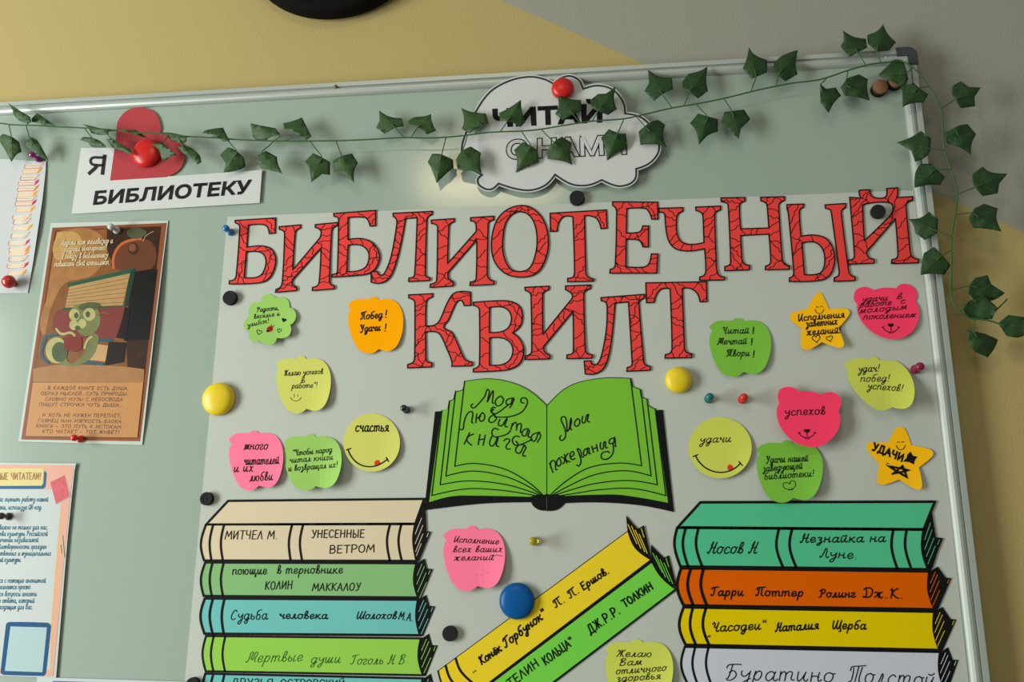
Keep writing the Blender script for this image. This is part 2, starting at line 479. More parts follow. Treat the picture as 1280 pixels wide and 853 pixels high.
# ------------------------------------------------------------------ room
def build_wall():
    yel = mat('yellow_wall_paint', (192, 172, 114), 0.85, bump=0.25, bscale=420)
    gry = mat('grey_wall_paint', (166, 165, 150), 0.85, bump=0.25, bscale=420)
    a, b = U(625, 0), U(1280, 291)
    k = (b.z - a.z) / (b.x - a.x)
    zz = lambda x: a.z + k * (x - a.x)
    X0, X1, Z1 = -2.9, 2.6, 3.0
    xt = a.x + (Z1 - a.z) / k
    xb = X1; zb = zz(X1)
    if zb < 0: xb = a.x + (0 - a.z) / k; zb = 0
    O = Vector((0, 0, 0))
    P = [(X0, 0, 0), (xb, 0, zb), (xt, 0, Z1), (X0, 0, Z1)]
    v = [Vector(q) for q in P]
    f = [(0, 1, 2, 3)]
    if zb > 0:
        v += [Vector((X1, 0, 0)), Vector((X1, 0, Z1))]; f = [(0, 4, 1, 2, 3), (1, 5, 2)]
    else:
        v += [Vector((X1, 0, 0)), Vector((X1, 0, Z1))]; f = [(0, 1, 2, 3), (1, 4, 5, 2)]
    n = len(v)
    v += [q + Vector((0, .12, 0)) for q in v]
    f2 = f + [tuple(n + i for i in q[::-1]) for q in f]
    o = link_mesh('wall_back', v, f2, [0, 1, 0, 1], [yel, gry], O)
    o['kind'] = 'structure'
build_wall()
box_mesh('floor', -2.9, 2.6, -4.0, 0.0, -0.05, 0.0, mat('floor_linoleum', (150, 135, 115), 0.5, noise=0.1, nscale=12), kind='structure')

# ------------------------------------------------------------------ whiteboard
def build_board():
    zt = (U(0, 127.5, .022).z + U(1120, 60.6, .022).z) / 2
    xr = (U(1145, 70, .022).x + U(1240, 853, .022).x) / 2
    xl = -1.25; zb = 0.95
    t = empty('whiteboard', (0, 0, zb))
    tag(t, 'large magnetic whiteboard in an aluminium frame hung on the wall', 'whiteboard')
    box_mesh('panel', xl + .01, xr - .01, -HB, -0.003, zb + .01, zt - .01, BOARD, t)
    # rail section: (distance from outer edge inwards, height off the wall)
    sec = [(0, .001), (0, .0205), (.0012, .0222), (.0068, .0222), (.0072, .0195), (.0086, .0195), (.009, .0215),
           (.0112, .0226), (.014, .0226), (.0165, .0212), (.0182, .019), (.0186, .0165), (.0186, .001)]
    def rail(p0, p1, inward):
        vs, fs = [], []; n = len(sec)
        along = (p1 - p0).normalized()
        for (e, s) in ((p0, 1), (p1, -1)):
            for (d, h) in sec:
                vs.append(e + inward * d + along * (d * s) + Vector((0, -h, 0)))   # mitred ends
        for i in range(n):
            j = (i + 1) % n; fs.append((i, j, n + j, n + i))
        fs.append(tuple(range(n))); fs.append(tuple(range(2 * n - 1, n - 1, -1)))
        o = link_mesh('frame_rail', vs, fs, None, [ALU], (p0 + p1) / 2, t)
        bm = bmesh.new(); bm.from_mesh(o.data); bmesh.ops.recalc_face_normals(bm, faces=bm.faces); bm.to_mesh(o.data); bm.free()
    TL, TR, BR, BL = Vector((xl, 0, zt)), Vector((xr, 0, zt)), Vector((xr, 0, zb)), Vector((xl, 0, zb))
    rail(TL, TR, Vector((0, 0, -1))); rail(TR, BR, Vector((-1, 0, 0)))
    rail(BR, BL, Vector((0, 0, 1))); rail(BL, TL, Vector((1, 0, 0)))
    # rounded corner cap, top right
    s = .0225; r = .010
    pts = [(xr - s, zt + .0008), (xr - r, zt + .0008)]
    for k in range(1, 7):
        a = math.pi / 2 * (1 - k / 6); pts.append((xr - r + (r + .0008) * math.cos(a), zt - r + (r + .0008) * math.sin(a)))
    pts += [(xr + .0008, zt - s), (xr - .0085, zt - s), (xr - .0085, zt - .0105), (xr - s, zt - .0105)]
    n = len(pts); vs = [Vector((x, -.0238, z)) for x, z in pts] + [Vector((x, -.001, z)) for x, z in pts]
    fs = [tuple(range(n))[::-1], tuple(range(n, 2 * n))] + [(i, (i + 1) % n, n + (i + 1) % n, n + i) for i in range(n)]
    o = link_mesh('corner_cap', vs, fs, None, [CAPM], Vector((xr, 0, zt)), t); o['label'] = 'dark grey plastic corner cap'
    bm = bmesh.new(); bm.from_mesh(o.data); bmesh.ops.recalc_face_normals(bm, faces=bm.faces); bm.to_mesh(o.data); bm.free()
    brass = mat('rusty_brass', (120, 92, 48), 0.4, metal=0.7)
    for (x, y, m) in ((420.5, 109.5, brass), (1107, 73.5, ALU)):
        o = lathe('screw', x, y, .0195, [(0, .0035), (.0012, .0034), (.0024, .0028), (.0030, .0014), (.0030, 0), (0, 0)], m, t, 14)
build_board()

# round black thing on the wall over the board
def build_round():
    c = U(419, -90, 0.02); r = (U(419, 18, .03) - U(419, -90, .03)).length
    t = empty('wall_clock', Vector((c.x, 0, c.z)))
    tag(t, 'black round object on the yellow wall above the board, cut by the top edge', 'clock')
    def lz(name, prof, m):
        o = lathe(name, 419, -90, 0.0, prof, m, t, 72)
        o.location = Vector((0, 0, 0))
        return o
    lz('rim', [(r * .5, .002), (r * .97, .002), (r, .008), (r, .024), (r * .97, .030), (r * .86, .030), (r * .83, .026), (r * .83, .014), (r * .5, .012), (r * .5, .002)], mat('black_plastic', (15, 13, 12), 0.85, spec=.1))
    lz('dial', [(0, .016), (r * .82, .016), (r * .82, .013), (0, .013)], mat('dial_white', (220, 220, 214), 0.6))
build_round()

# ------------------------------------------------------------------ the big poster sheet
p = Paper('poster_sheet', HB + .0001)
p.slab([[(284.5, 271), (1142, 238), (1158, 380), (1174, 520), (1190, 660), (1211.5, 860), (1228, 1000), (217, 1010), (231, 853), (258, 560)]], SHEETW, .0003)
tag(p.done(), 'big white poster sheet pinned to the board as background of all the notes', 'poster')

# ------------------------------------------------------------------ red letters
A_ = (270, 240, 5.8045); B_ = (480, 230, 5.8045); C_ = (500, 230, 4.0); D_ = (740, 220, 5.8045); E_ = (940, 220, 5.8045)
F_ = (500, 340, 5.8045); G_ = (680, 340, 5.8045)
LET = [
 ('Б', A_, ["137,207 432,189 428,299 386,303 ~370,252 ~335,236 235,241 222,402 ~330,392 ~400,415 ~432,480 ~420,560 ~380,630 ~310,660 95,668 97,645 ~130,637 ~145,610 172,260 ~165,238 140,225",
            "219,437 ~300,433 ~345,455 ~362,510 ~340,585 ~300,618 203,624"], 'first of the upper row, by the blue pin'),
 ('И', A_, ["457,253 613,239 612,262 ~583,278 ~573,305 555,568 752,335 ~762,290 ~745,268 720,258 720,237 881,222 880,243 ~848,262 ~838,290 822,640 ~828,668 858,682 857,704 698,716 700,693 ~735,680 ~748,650 762,405 555,635 ~552,672 ~583,692 583,716 431,729 435,707 ~465,692 ~480,655 497,310 ~490,285 459,272"], 'second letter of the upper row'),
 ('Б', A_, ["853,157 1158,134 1156,246 1117,248 ~1102,205 ~1075,184 958,186 957,345 ~1060,340 ~1140,375 ~1186,460 ~1160,550 ~1110,590 ~1040,605 839,618 842,598 ~872,592 ~880,575 889,205 ~882,185 856,178",
            "958,387 ~1040,385 ~1092,415 ~1110,470 ~1085,545 ~1020,575 947,578"], 'third letter of the upper row'),
 ('Л', B_, ["65,213 350,199 349,222 ~318,240 ~310,275 298,650 ~305,672 333,682 331,701 178,709 180,683 ~212,675 ~222,650 240,245 155,252 ~135,370 ~100,525 ~58,648 ~15,702 ~-40,722 -94,713 -94,638 -48,636 ~-35,660 ~-8,660 ~31,588 ~60,485 ~92,290 ~88,255 67,236"], 'fourth letter of the upper row'),
 ('И', B_, ["342,263 510,252 508,275 ~478,290 ~470,315 460,580 668,345 ~665,290 ~650,272 628,268 628,245 795,234 795,262 ~762,275 ~755,300 748,650 ~762,690 797,705 796,730 623,738 625,712 ~655,705 ~668,685 672,405 465,640 ~468,690 ~500,712 499,741 334,752 336,727 ~372,715 ~382,690 388,330 ~382,300 344,287"], 'fifth letter of the upper row'),
 ('О', B_, ["~985,157 ~1080,180 ~1160,270 ~1193,420 ~1165,560 ~1100,650 ~990,677 ~880,650 ~800,560 ~778,430 ~810,280 ~880,195",
            "~985,202 ~1050,225 ~1095,300 ~1110,420 ~1090,540 ~1050,615 ~980,637 ~915,615 ~870,530 ~860,420 ~880,290 ~925,225"], 'the only O, a tall oval ring'),
 ('Т', C_, ["750,147 1031,130 1035,222 1005,224 ~985,175 ~950,160 922,160 928,440 ~938,465 967,475 965,487 838,490 838,472 ~865,465 ~872,440 864,165 ~820,163 ~795,190 785,237 752,238"], 'in the upper row under the black magnet'),
 ('Е', D_, ["148,188 475,190 478,314 433,314 ~415,265 ~385,236 252,237 248,414 ~320,412 ~352,400 368,363 410,363 408,516 368,515 ~350,475 ~320,462 247,460 245,660 ~370,662 ~410,640 430,566 477,567 469,706 129,706 131,678 ~155,670 ~168,645 178,262 ~172,235 150,215"], 'eighth letter of the upper row'),
 ('Ч', D_, ["483,235 658,230 657,257 ~625,275 ~614,305 ~614,400 ~640,470 ~700,497 812,484 805,300 ~795,270 753,250 752,226 932,219 931,247 ~895,265 ~890,295 900,600 ~915,715 961,735 959,755 780,758 782,732 ~812,722 ~825,690 816,528 ~700,545 ~610,530 ~560,480 ~538,400 529,300 ~520,270 486,262"], 'ninth letter of the upper row'),
 ('Н', D_, ["935,160 1110,157 1108,185 ~1080,195 ~1070,220 1078,384 1283,378 1271,220 ~1261,197 1225,180 1223,155 1397,150 1396,178 ~1362,197 ~1355,225 1379,600 ~1396,640 1432,652 1431,678 1257,681 1259,654 ~1289,640 ~1296,610 1283,422 1078,433 1086,590 ~1100,635 1143,650 1140,682 963,688 963,657 ~998,645 ~1005,615 988,220 ~978,198 938,188"], 'tenth letter of the upper row'),
 ('Ы', E_, ["252,208 375,204 373,228 ~350,240 ~343,265 355,438 ~460,430 ~550,465 ~598,570 ~585,680 ~540,740 ~460,762 270,766 272,738 ~295,728 ~302,700 262,260 ~255,245",
            "362,487 ~450,480 ~505,520 ~528,600 ~510,690 ~460,715 380,717", "530,210 679,200 678,230 ~655,245 ~648,270 698,670 ~712,715 749,735 747,760 595,765 597,738 ~625,725 ~632,700 575,265 ~565,245 533,235"], 'next to last letter of the upper row'),
 ('Й', E_, ["708,155 790,162 ~778,130 778,104 855,100 ~868,145 ~915,162 ~970,150 976,92 1056,86 ~1057,130 1050,157 1166,150 1165,178 ~1125,195 ~1118,225 1148,550 ~1165,590 1208,605 1207,631 1012,636 1014,608 ~1050,595 ~1058,565 1040,310 830,550 ~845,590 887,607 885,633 697,641 697,612 ~735,600 ~742,570 715,240 ~712,200",
            "803,210 ~850,197 ~960,190 ~1015,205 ~1022,250 ~1000,290 815,470 805,300"], 'last of the upper row, magnet inside'),
 ('К', F_, ["62,167 236,158 235,183 ~200,200 ~189,230 186,392 ~245,388 ~285,355 ~340,230 ~385,160 ~440,142 511,148 513,244 465,245 ~445,208 ~415,215 ~385,270 ~350,350 ~318,403 ~375,440 ~420,530 ~450,600 ~475,640 523,655 521,682 375,686 ~375,650 ~340,560 ~290,455 ~250,434 185,437 186,630 ~195,650 230,660 229,690 54,697 56,672 ~95,655 ~105,620 107,225 ~98,205 64,190"], 'first letter of the lower word'),
 ('В', F_, ["531,221 ~700,210 ~800,215 ~870,255 ~888,330 ~870,395 815,442 ~870,490 ~898,570 ~870,660 ~800,705 ~720,718 531,727 532,703 ~565,690 ~576,660 576,290 ~570,262 533,243",
            "650,258 ~740,255 ~790,285 ~808,340 ~785,405 ~730,435 647,440", "650,480 ~740,480 ~800,515 ~818,580 ~790,645 ~730,675 648,677"], 'second letter of the lower word'),
 ('И', F_, ["905,112 1081,104 1079,130 ~1045,145 ~1035,170 1036,455 1250,190 ~1245,160 1200,128 1200,102 1383,95 1381,122 ~1342,140 ~1333,165 1343,560 ~1355,590 1396,603 1393,627 1210,630 1211,602 ~1250,592 ~1257,565 1255,285 1042,540 ~1048,580 1086,605 1085,632 907,637 909,610 ~945,597 ~955,570 950,175 ~940,150 908,135"], 'third letter of the lower word'),
 ('Л', G_, ["413,187 727,163 727,190 ~695,210 ~689,235 722,640 ~732,672 771,687 769,714 600,722 603,695 ~635,680 ~638,655 612,218 515,227 ~500,400 ~475,580 ~435,695 ~370,740 299,741 291,648 340,646 345,670 ~385,668 ~415,610 ~450,430 ~457,250 ~445,220 415,210"], 'fourth letter of the lower word'),
 ('Т', G_, ["738,80 1178,72 1182,216 1132,217 ~1110,155 ~1060,120 1003,120 1018,550 ~1030,580 1073,596 1072,622 878,627 880,600 ~915,588 ~928,560 914,122 ~850,125 ~815,165 798,222 743,224"], 'last letter of the lower word'),
]
def crack_lines(polys, rnd):
    """hand-drawn zigzag cracks running from edge to edge of the letter"""
    out = []; used = []
    P = densify(polys[0], 4.0, True); n = len(P)
    i = rnd.randint(0, 6)
    sgn = 1
    while i < n:
        a, b = P[i], P[(i + 1) % n]; d = (b[0] - a[0], b[1] - a[1]); L = math.hypot(*d) or 1
        nx, ny = -d[1] / L, d[0] / L
        if not inside(polys, a[0] + nx * 1.2, a[1] + ny * 1.2): nx, ny = -nx, -ny
        ang = rnd.choice((sgn, sgn, -sgn)) * rnd.uniform(.3, .9); sgn = -sgn
        dx = nx * math.cos(ang) - ny * math.sin(ang); dy = nx * math.sin(ang) + ny * math.cos(ang)
        t = 1.0
        while t < 60 and inside(polys, a[0] + dx * t, a[1] + dy * t): t += .6
        e = (a[0] + dx * t, a[1] + dy * t); m = (a[0] + dx * t / 2, a[1] + dy * t / 2)
        if 9 < t < 42 and all(math.hypot(m[0] - q[0], m[1] - q[1]) > 6.5 for q in used):
            used.append(m); k = max(3, int(t / 3.2)); pl = []
            for j in range(k + 1):
                s = t * j / k; jt = 0 if j in (0, k) else rnd.uniform(-1.9, 1.9)
                pl.append((a[0] + dx * s - dy * jt, a[1] + dy * s + dx * jt))
            out.append(pl)
        i += rnd.randint(2, 4)
    return out
for k, (ch, fr, ps, where) in enumerate(LET):
    polys = [pth(s, *fr) for s in ps]
    ys = [q[1] for q in polys[0]]; y0, y1 = min(ys), max(ys); xs = [q[0] for q in polys[0]]; x0 = min(xs)
    hb = HS + .0005 + .00012 * (k % 3)
    p = Paper('letter_cutout', lambda x, y, h=hb, a=y0, b=y1: h + .0008 * ((y - a) / (b - a)) ** 2)
    p.slab(polys, RED, .0003, grid=12)
    for P in polys: p.ink(P, 1.55, BLACK, .0003, close=True)
    for c in crack_lines(polys, random.Random(k + 3)): p.ink(c, .85, BLACK, .0002)
    tag(p.done(), 'red paper letter %s with black crack lines, %s' % (ch, where), 'paper letter', 'red cut-out letters of the headline')

# ------------------------------------------------------------------ sticky notes
LIME = mat('yellow_note', (224, 224, 112), 0.8); GREEN = mat('green_note', (166, 214, 108), 0.8)
GREEN2 = mat('green_note_deep', (132, 200, 68), 0.8, k=1.0)
LIME2 = mat('lime_note', (214, 222, 92), 0.8, k=1.05)
PINK = mat('pink_note', (255, 120, 152), 0.8, k=1.0, fl=1); PINK2 = mat('hot_pink_note', (255, 58, 96), 0.8, k=1.12, fl=1)
ORANGE = mat('orange_note', (255, 166, 0), 0.8, fl=1, spec=.05); STAR = mat('amber_note', (255, 184, 10), 0.8, k=1.1, fl=.95)
REDDOT = mat('red_print', (235, 62, 30), 0.7)
APPLE = "805,148 ~850,112 ~920,106 952,108 ~963,94 ~985,90 1007,95 1022,110 ~1080,105 ~1140,125 ~1180,185 ~1192,270 ~1175,370 ~1140,440 ~1090,468 ~1045,462 1020,455 ~985,480 ~940,485 ~880,455 ~830,360 ~808,260 ~812,200 826,180"
def apple(x0, x1, y0, y1, shear=0.0):
    P = pth(APPLE)
    a0, a1 = min(q[0] for q in P), max(q[0] for q in P); b0, b1 = min(q[1] for q in P), max(q[1] for q in P)
    out = []
    for (x, y) in P:
        u = (x - a0) / (a1 - a0); v = (y - b0) / (b1 - b0)
        out.append((x0 + u * (x1 - x0) + shear * (v - .5), y0 + v * (y1 - y0)))
    return out
def note(poly, m, lift=.006, curl=.004, base=HS, t=.0002):
    xs = [q[0] for q in poly]; ys = [q[1] for q in poly]; x0, x1, y0, y1 = min(xs), max(xs), min(ys), max(ys)
    def hf(x, y):
        v = min(1.0, max(0.0, (y - y0) / (y1 - y0))); u = min(1.0, max(0.0, (x - x0) / (x1 - x0)))
        return base + .0006 + lift * max(0, v - .2) ** 2 / .64 + curl * max(0, u - .55) ** 2 / .2 * v
    p = Paper('sticky_note', hf); p.slab([poly], m, t, grid=7)
    return p
def fr(o, s):  # zoom frame -> pixels
    return lambda x, y: (o[0] + x / s, o[1] + y / s)
def lines(p, f, L, xh, w, slant=.18, style='cur', m=PEN):
    for (s, a, b, c, d) in L: write(p, s, f(a, b), f(c, d), xh, w, m, slant, style)
def heart(cx, cy, s, rot=0.0):
    o = []
    for i in range(24):
        a = 2 * math.pi * i / 24
        x = 16 * math.sin(a) ** 3 / 16 * s; y = -(13 * math.cos(a) - 5 * math.cos(2 * a) - 2 * math.cos(3 * a) - math.cos(4 * a)) / 16 * s
        o.append((cx + x * math.cos(rot) - y * math.sin(rot), cy + x * math.sin(rot) + y * math.cos(rot)))
    return o
def smile(p, f, pts, w=.9):
    for s in pts: p.ink([f(*q) for q in s], w, PEN)
def arc(cx, cy, rx, ry, a0, a1, n=12):
    return [(cx + rx * math.cos(math.radians(a0 + (a1 - a0) * i / n)), cy + ry * math.sin(math.radians(a0 + (a1 - a0) * i / n))) for i in range(n + 1)]

fH = fr((290, 355), 5.565)
NG = 'sticky notes with handwritten wishes'
# green flower
p = note(pth("~205,115 ~215,85 ~250,70 ~290,82 312,98 ~350,92 ~390,115 400,165 ~430,180 ~446,220 ~430,265 405,285 ~412,320 ~395,360 ~355,378 315,375 ~290,415 ~245,425 ~205,410 195,395 ~150,405 ~118,375 ~118,350 122,335 ~90,315 ~82,280 ~100,245 120,222 ~115,180 ~140,135 ~180,125 203,122", 290, 355, 5.565), GREEN, .007, .005)
lines(p, fH, [('Радости,', 172, 196, 326, 180), ('веселья и', 152, 243, 332, 220), ('улыбок!', 108, 302, 258, 268)], 3.4, .6)
p.fill([heart(*fH(361, 252), 3.0, .3)], PEN, .0003)
p.ink(heart(*fH(188, 336), 3.2, .25), .7, PEN, close=True); p.ink(heart(*fH(328, 324), 2.7, .2), .7, PEN, close=True)
p.fill([ell(*fH(263, 314), 4.3, 3.5, 18, -.7)], mat('ladybird_red', (190, 40, 25)), .0003)
p.fill([ell(*fH(247, 328), 1.6, 1.4, 10)], PEN, .0005)
for q in ((262, 308), (258, 320), (272, 318), (270, 305)): p.fill([ell(*fH(*q), .7, .7, 8)], PEN, .0005)
p.ink([fH(278, 298), fH(272, 283)], .6, PEN); p.ink([fH(282, 300), fH(294, 290)], .6, PEN)
tag(p.done(), 'green flower-shaped sticky note with hearts and a ladybird drawn on it', 'sticky note', NG)
# orange apple
p = note(apple(434.6, 504.2, 371.2, 442.2), ORANGE, .003, .002)
lines(p, fH, [('Побед', 895, 248, 1045, 236), ('Удачи', 890, 335, 1030, 325)], 5.2, 1.15)
for (x, y) in ((1070, 232), (1066, 328)):
    p.ink([fH(x + 5, y - 50), fH(x, y - 16)], 1.4, PEN); p.fill([ell(*fH(x - 1, y), .9, .9, 8)], PEN, .0003)
tag(p.done(), 'orange apple-shaped sticky note with bold black writing', 'sticky note', NG)
# yellow apple
p = note(apple(344.8, 413.6, 445.4, 517), LIME, .005, .005)
lines(p, fH, [('Желаю успехов', 362, 640, 632, 626), ('в', 480, 690, 508, 686), ('работе"!', 415, 728, 592, 722)], 4.0, .6)
p.ink([fH(432, 768), fH(432, 790)], .5, PEN); p.ink([fH(457, 768), fH(456, 786)], .5, PEN); p.ink([fH(*q) for q in arc(443, 785, 37, 30, 10, 170)], .6, PEN)
tag(p.done(), 'pale yellow apple note with thin pencil-grey writing, above the pink and green apples', 'sticky note', NG)
fN = fr((275, 505), 5.565)
# pink apple left
p = note(apple(285.8, 354.1, 538.6, 613.2), PINK, .005, .004)
lines(p, fN, [('много', 165, 318, 330, 318), ('читателей', 165, 425, 408, 418), ('и их', 95, 475, 230, 470), ('любви', 205, 540, 365, 530)], 6.2, .95)
tag(p.done(), 'pink apple note at the far left, over the cream book', 'sticky note', NG)
# green apple left
p = note(apple(354.4, 427, 543, 613.7), GREEN, .007, .012)
lines(p, fN, [('"Чтобы народ', 505, 362, 778, 336), ('читал книги', 483, 412, 785, 388), ('и возвращал их!', 475, 470, 818, 440)], 4.3, .7)
tag(p.done(), 'green apple note touching the pink apple at lower left', 'sticky note', NG)
# left smiley
def smiley(cx, cy, rx, ry, f, mouth, tick1, tick2, dot, txt, m, xh, w, label, style):
    p = note(ell(cx, cy, rx, ry, 56), m, .004, .004)
    p.ink([f(*q) for q in mouth], 1.6, BLACK); p.ink([f(*q) for q in tick1], 1.4, BLACK); p.ink([f(*q) for q in tick2], 1.4, BLACK)
    p.fill([[f(*q) for q in dot]], REDDOT, .00025)
    for (s, a, b, c, d) in txt: write(p, s, f(a, b), f(c, d), xh, w, PEN, .1 if style == 'print' else .3, 'cur')
    tag(p.done(), label, 'sticky note', NG)
smiley(464.6, 553.5, 35.4, 36.5, fN, pth("890,318 ~905,355 ~940,400 ~985,428 ~1040,438 ~1090,430 ~1130,410 1165,385", close=False), [(878, 322), (910, 310)], [(1155, 374), (1172, 402)],
       [(1075, 428), (1074, 410), (1082, 394), (1096, 390), (1110, 398), (1115, 415), (1098, 427)], [('счастья', 940, 194, 1172, 192)], LIME, 7.2, 1.2,
       'round yellow smiley note left of the open book, red tongue on its grin', 'print')
fR = fr((840, 500), 5.8045)
smiley(900.1, 560, 39.6, 38.3, fR, pth("172,410 ~200,455 ~245,495 ~300,520 ~360,527 ~420,515 ~465,490 495,460", close=False), [(153, 412), (187, 398)], [(485, 448), (510, 478)],
       [(408, 512), (400, 492), (406, 474), (422, 470), (438, 478), (446, 496), (430, 508)], [('удачи', 200, 315, 425, 305)], LIME2, 5.6, .85,
       'round yellow smiley note right of the open book, tongue on its grin', 'cur')
fL = fr((860, 350), 5.8045)
p = note(apple(886.4, 963.9, 397.9, 471.1), GREEN2, .004, .003)
lines(p, fL, [('Читай', 248, 390, 440, 388), ('Мечтай', 215, 470, 425, 464), ('Твори', 278, 555, 445, 552)], 4.8, .85)
for (x, y) in ((474, 388), (463, 470), (477, 560)):
    p.ink([fL(x + 2, y - 44), fL(x - 2, y - 12)], 1.5, PEN); p.fill([ell(*fL(x - 3, y), .9, .9, 8)], PEN, .0003)
tag(p.done(), 'green apple note right of the lower headline word, three short lines', 'sticky note', NG)
# stars
p = note(pth("~925,105 ~950,92 ~973,105 1022,212 ~1140,210 ~1170,225 ~1165,260 1090,350 ~1132,460 ~1125,485 ~1095,493 970,452 ~880,505 ~840,502 ~820,480 825,350 ~745,290 ~740,260 ~765,235 862,212", 860, 350, 5.8045), STAR, .005, .003)
lines(p, fL, [('Исполнения', 800, 300, 1135, 272), ('заветных', 855, 342, 1085, 322), ('желаний!', 860, 402, 1110, 385)], 5.0, 1.1, .1)
p.ink([fL(*q) for q in arc(953, 212, 30, 34, 5, 175)], .8, PEN); p.ink([fL(*q) for q in arc(937, 203, 9, 9, 200, 340, 5)], .7, PEN); p.ink([fL(*q) for q in arc(968, 201, 9, 9, 200, 340, 5)], .7, PEN)
p.ink(heart(*fL(930, 426), 5.0, -.15), .9, PEN, close=True); p.ink(heart(*fL(1027, 425), 4.0, -.25), .9, PEN, close=True)
tag(p.done(), 'orange star note with three written lines and two hearts, left of the upper pink bear', 'sticky note', NG)
fM = fr((1050, 500), 6.719)
p = note(pth("405,355 ~470,240 ~505,230 ~545,245 597,380 ~750,415 ~782,445 ~770,480 662,568 ~690,710 ~680,745 ~645,755 497,670 ~370,712 ~325,705 ~312,675 330,535 ~225,420 ~222,385 ~245,360 300,357", 1050, 500, 6.719), STAR, .003, .003)
write(p, 'УДАЧИ', fM(268, 418), fM(525, 520), 9.0, 2.0, PEN, -.1, 'print')
p.ink([fM(*q) for q in arc(510, 380, 36, 40, 5, 175)], .9, PEN); p.ink([fM(*q) for q in arc(491, 363, 10, 10, 200, 340, 5)], .7, PEN); p.ink([fM(*q) for q in arc(526, 361, 10, 10, 200, 340, 5)], .7, PEN)
p.fill([[fM(*q) for q in [(592, 435), (612, 470), (650, 478), (628, 508), (620, 545), (585, 525), (530, 518), (558, 488), (566, 460)]]], PEN, .0003)
p.ink([fM(*q) for q in [(440, 625), (525, 555), (565, 655), (400, 555), (585, 592), (440, 622)]], 2.4, PEN)
p.ink([fM(*q) for q in [(470, 600), (515, 560), (555, 640), (420, 562), (560, 590)]], 1.6, PEN)
p.ink([fM(*q) for q in arc(400, 545, 10, 12, 40, 340)], .7, PEN)
tag(p.done(), 'orange star note with a blackened star drawn on it, above the turquoise book', 'sticky note', NG)
# bears
fK = fr((1020, 340), 7.975); fJ = fr((960, 430), 5.8045)
def muzzle(p, f, cx, cy, s):
    p.fill([[f(cx + a * s, cy + b * s) for a, b in ((-26, -8), (-14, -16), (0, -14), (14, -16), (26, -8), (18, 5), (4, 12), (-8, 10), (-20, 2))]], PEN, .0003)
    p.ink([f(cx, cy + 8 * s), f(cx + 2 * s, cy + 40 * s)], .9, PEN)
    p.ink([f(cx + q[0] * s, cy + q[1] * s) for q in arc(0, 0, 62, 50, 12, 168)], .95, PEN)
    p.ink([f(cx - 70 * s, cy + 14 * s), f(cx - 50 * s, cy + 8 * s)], .8, PEN); p.ink([f(cx + 52 * s, cy + 6 * s), f(cx + 72 * s, cy + 16 * s)], .8, PEN)
    p.ink([f(cx + q[0] * s, cy + q[1] * s) for q in arc(2, 52, 16, 8, 10, 170, 6)], .7, PEN)
p = note(pth("~378,240 ~400,180 ~470,150 ~530,160 572,183 ~650,160 ~740,158 798,165 ~840,125 ~900,120 ~970,150 ~1005,210 ~1005,260 990,290 ~1025,370 ~1020,480 ~970,580 ~890,645 ~790,672 ~690,660 ~570,605 ~470,510 ~420,420 ~408,340 412,318 ~385,290", 1020, 340, 7.975), PINK2, .004, .002)
lines(p, fK, [('удачи', 455, 300, 710, 285), ('в', 800, 272, 855, 268), ('работе', 430, 358, 745, 328), ('с', 838, 316, 885, 312), ('молодым', 425, 415, 900, 372), ('поколением', 465, 475, 985, 452)], 4.4, .75, .5)
muzzle(p, fK, 745, 535, 1.3)
tag(p.done(), 'hot pink bear-head note at top right, four written lines above its muzzle', 'sticky note', NG)
p = note(pth("~70,380 ~90,330 ~145,312 ~200,325 225,348 ~300,345 ~360,358 388,372 ~425,353 ~480,355 ~525,395 ~530,440 510,487 ~525,550 ~505,630 ~450,700 ~370,745 ~280,745 ~180,705 ~100,620 ~65,530 ~65,470 83,430", 960, 430, 5.8045), PINK2, .004, .003, base=HS + .0085)
lines(p, fJ, [('успехов', 122, 520, 415, 512)], 6.0, .95, .1)
muzzle(p, fJ, 282, 634, .95)
tag(p.done(), 'pink bear-head note with one written word, overlapping a green apple note', 'sticky note', NG)
# lemon
p = note(pth("545,150 ~620,110 ~690,105 735,112 ~755,95 ~790,97 805,118 ~870,120 ~940,130 ~1010,190 ~1055,280 ~1062,370 ~1040,440 ~985,472 900,460 ~850,482 ~800,480 ~720,435 ~630,340 ~582,250 578,185", 960, 430, 5.8045), LIME2, .014, .010)
lines(p, fJ, [('удач!', 655, 205, 805, 200), ('побед!', 668, 275, 880, 272), ('успехов!', 720, 326, 975, 346)], 5.2, .8, .25)
tag(p.done(), 'yellow-green lemon-shaped note curling off the sheet beside the maroon pin', 'sticky note', NG)
# green apple lower right
p = note(apple(945.4, 1028.6, 550.8, 628.9), GREEN2, .008, .006)
lines(p, fR, [('Удачи нашей', 680, 458, 985, 446), ('заведующей', 658, 522, 945, 500), ('библиотеки!', 668, 580, 1030, 555)], 5.0, .85)
p.ink([fR(*q) for q in pth("~805,620 ~812,605 ~840,602 ~852,612 ~858,595 ~880,588 ~895,605 ~892,630 ~870,648 ~840,650 ~815,640")], .8, PEN, close=True)
p.ink([fR(846, 650), fR(850, 656), fR(858, 652)], .8, PEN); p.ink([fR(862, 648), fR(868, 654), fR(876, 650)], .8, PEN)
tag(p.done(), 'green apple note tucked under the lower pink bear, touching the turquoise book', 'sticky note', NG)
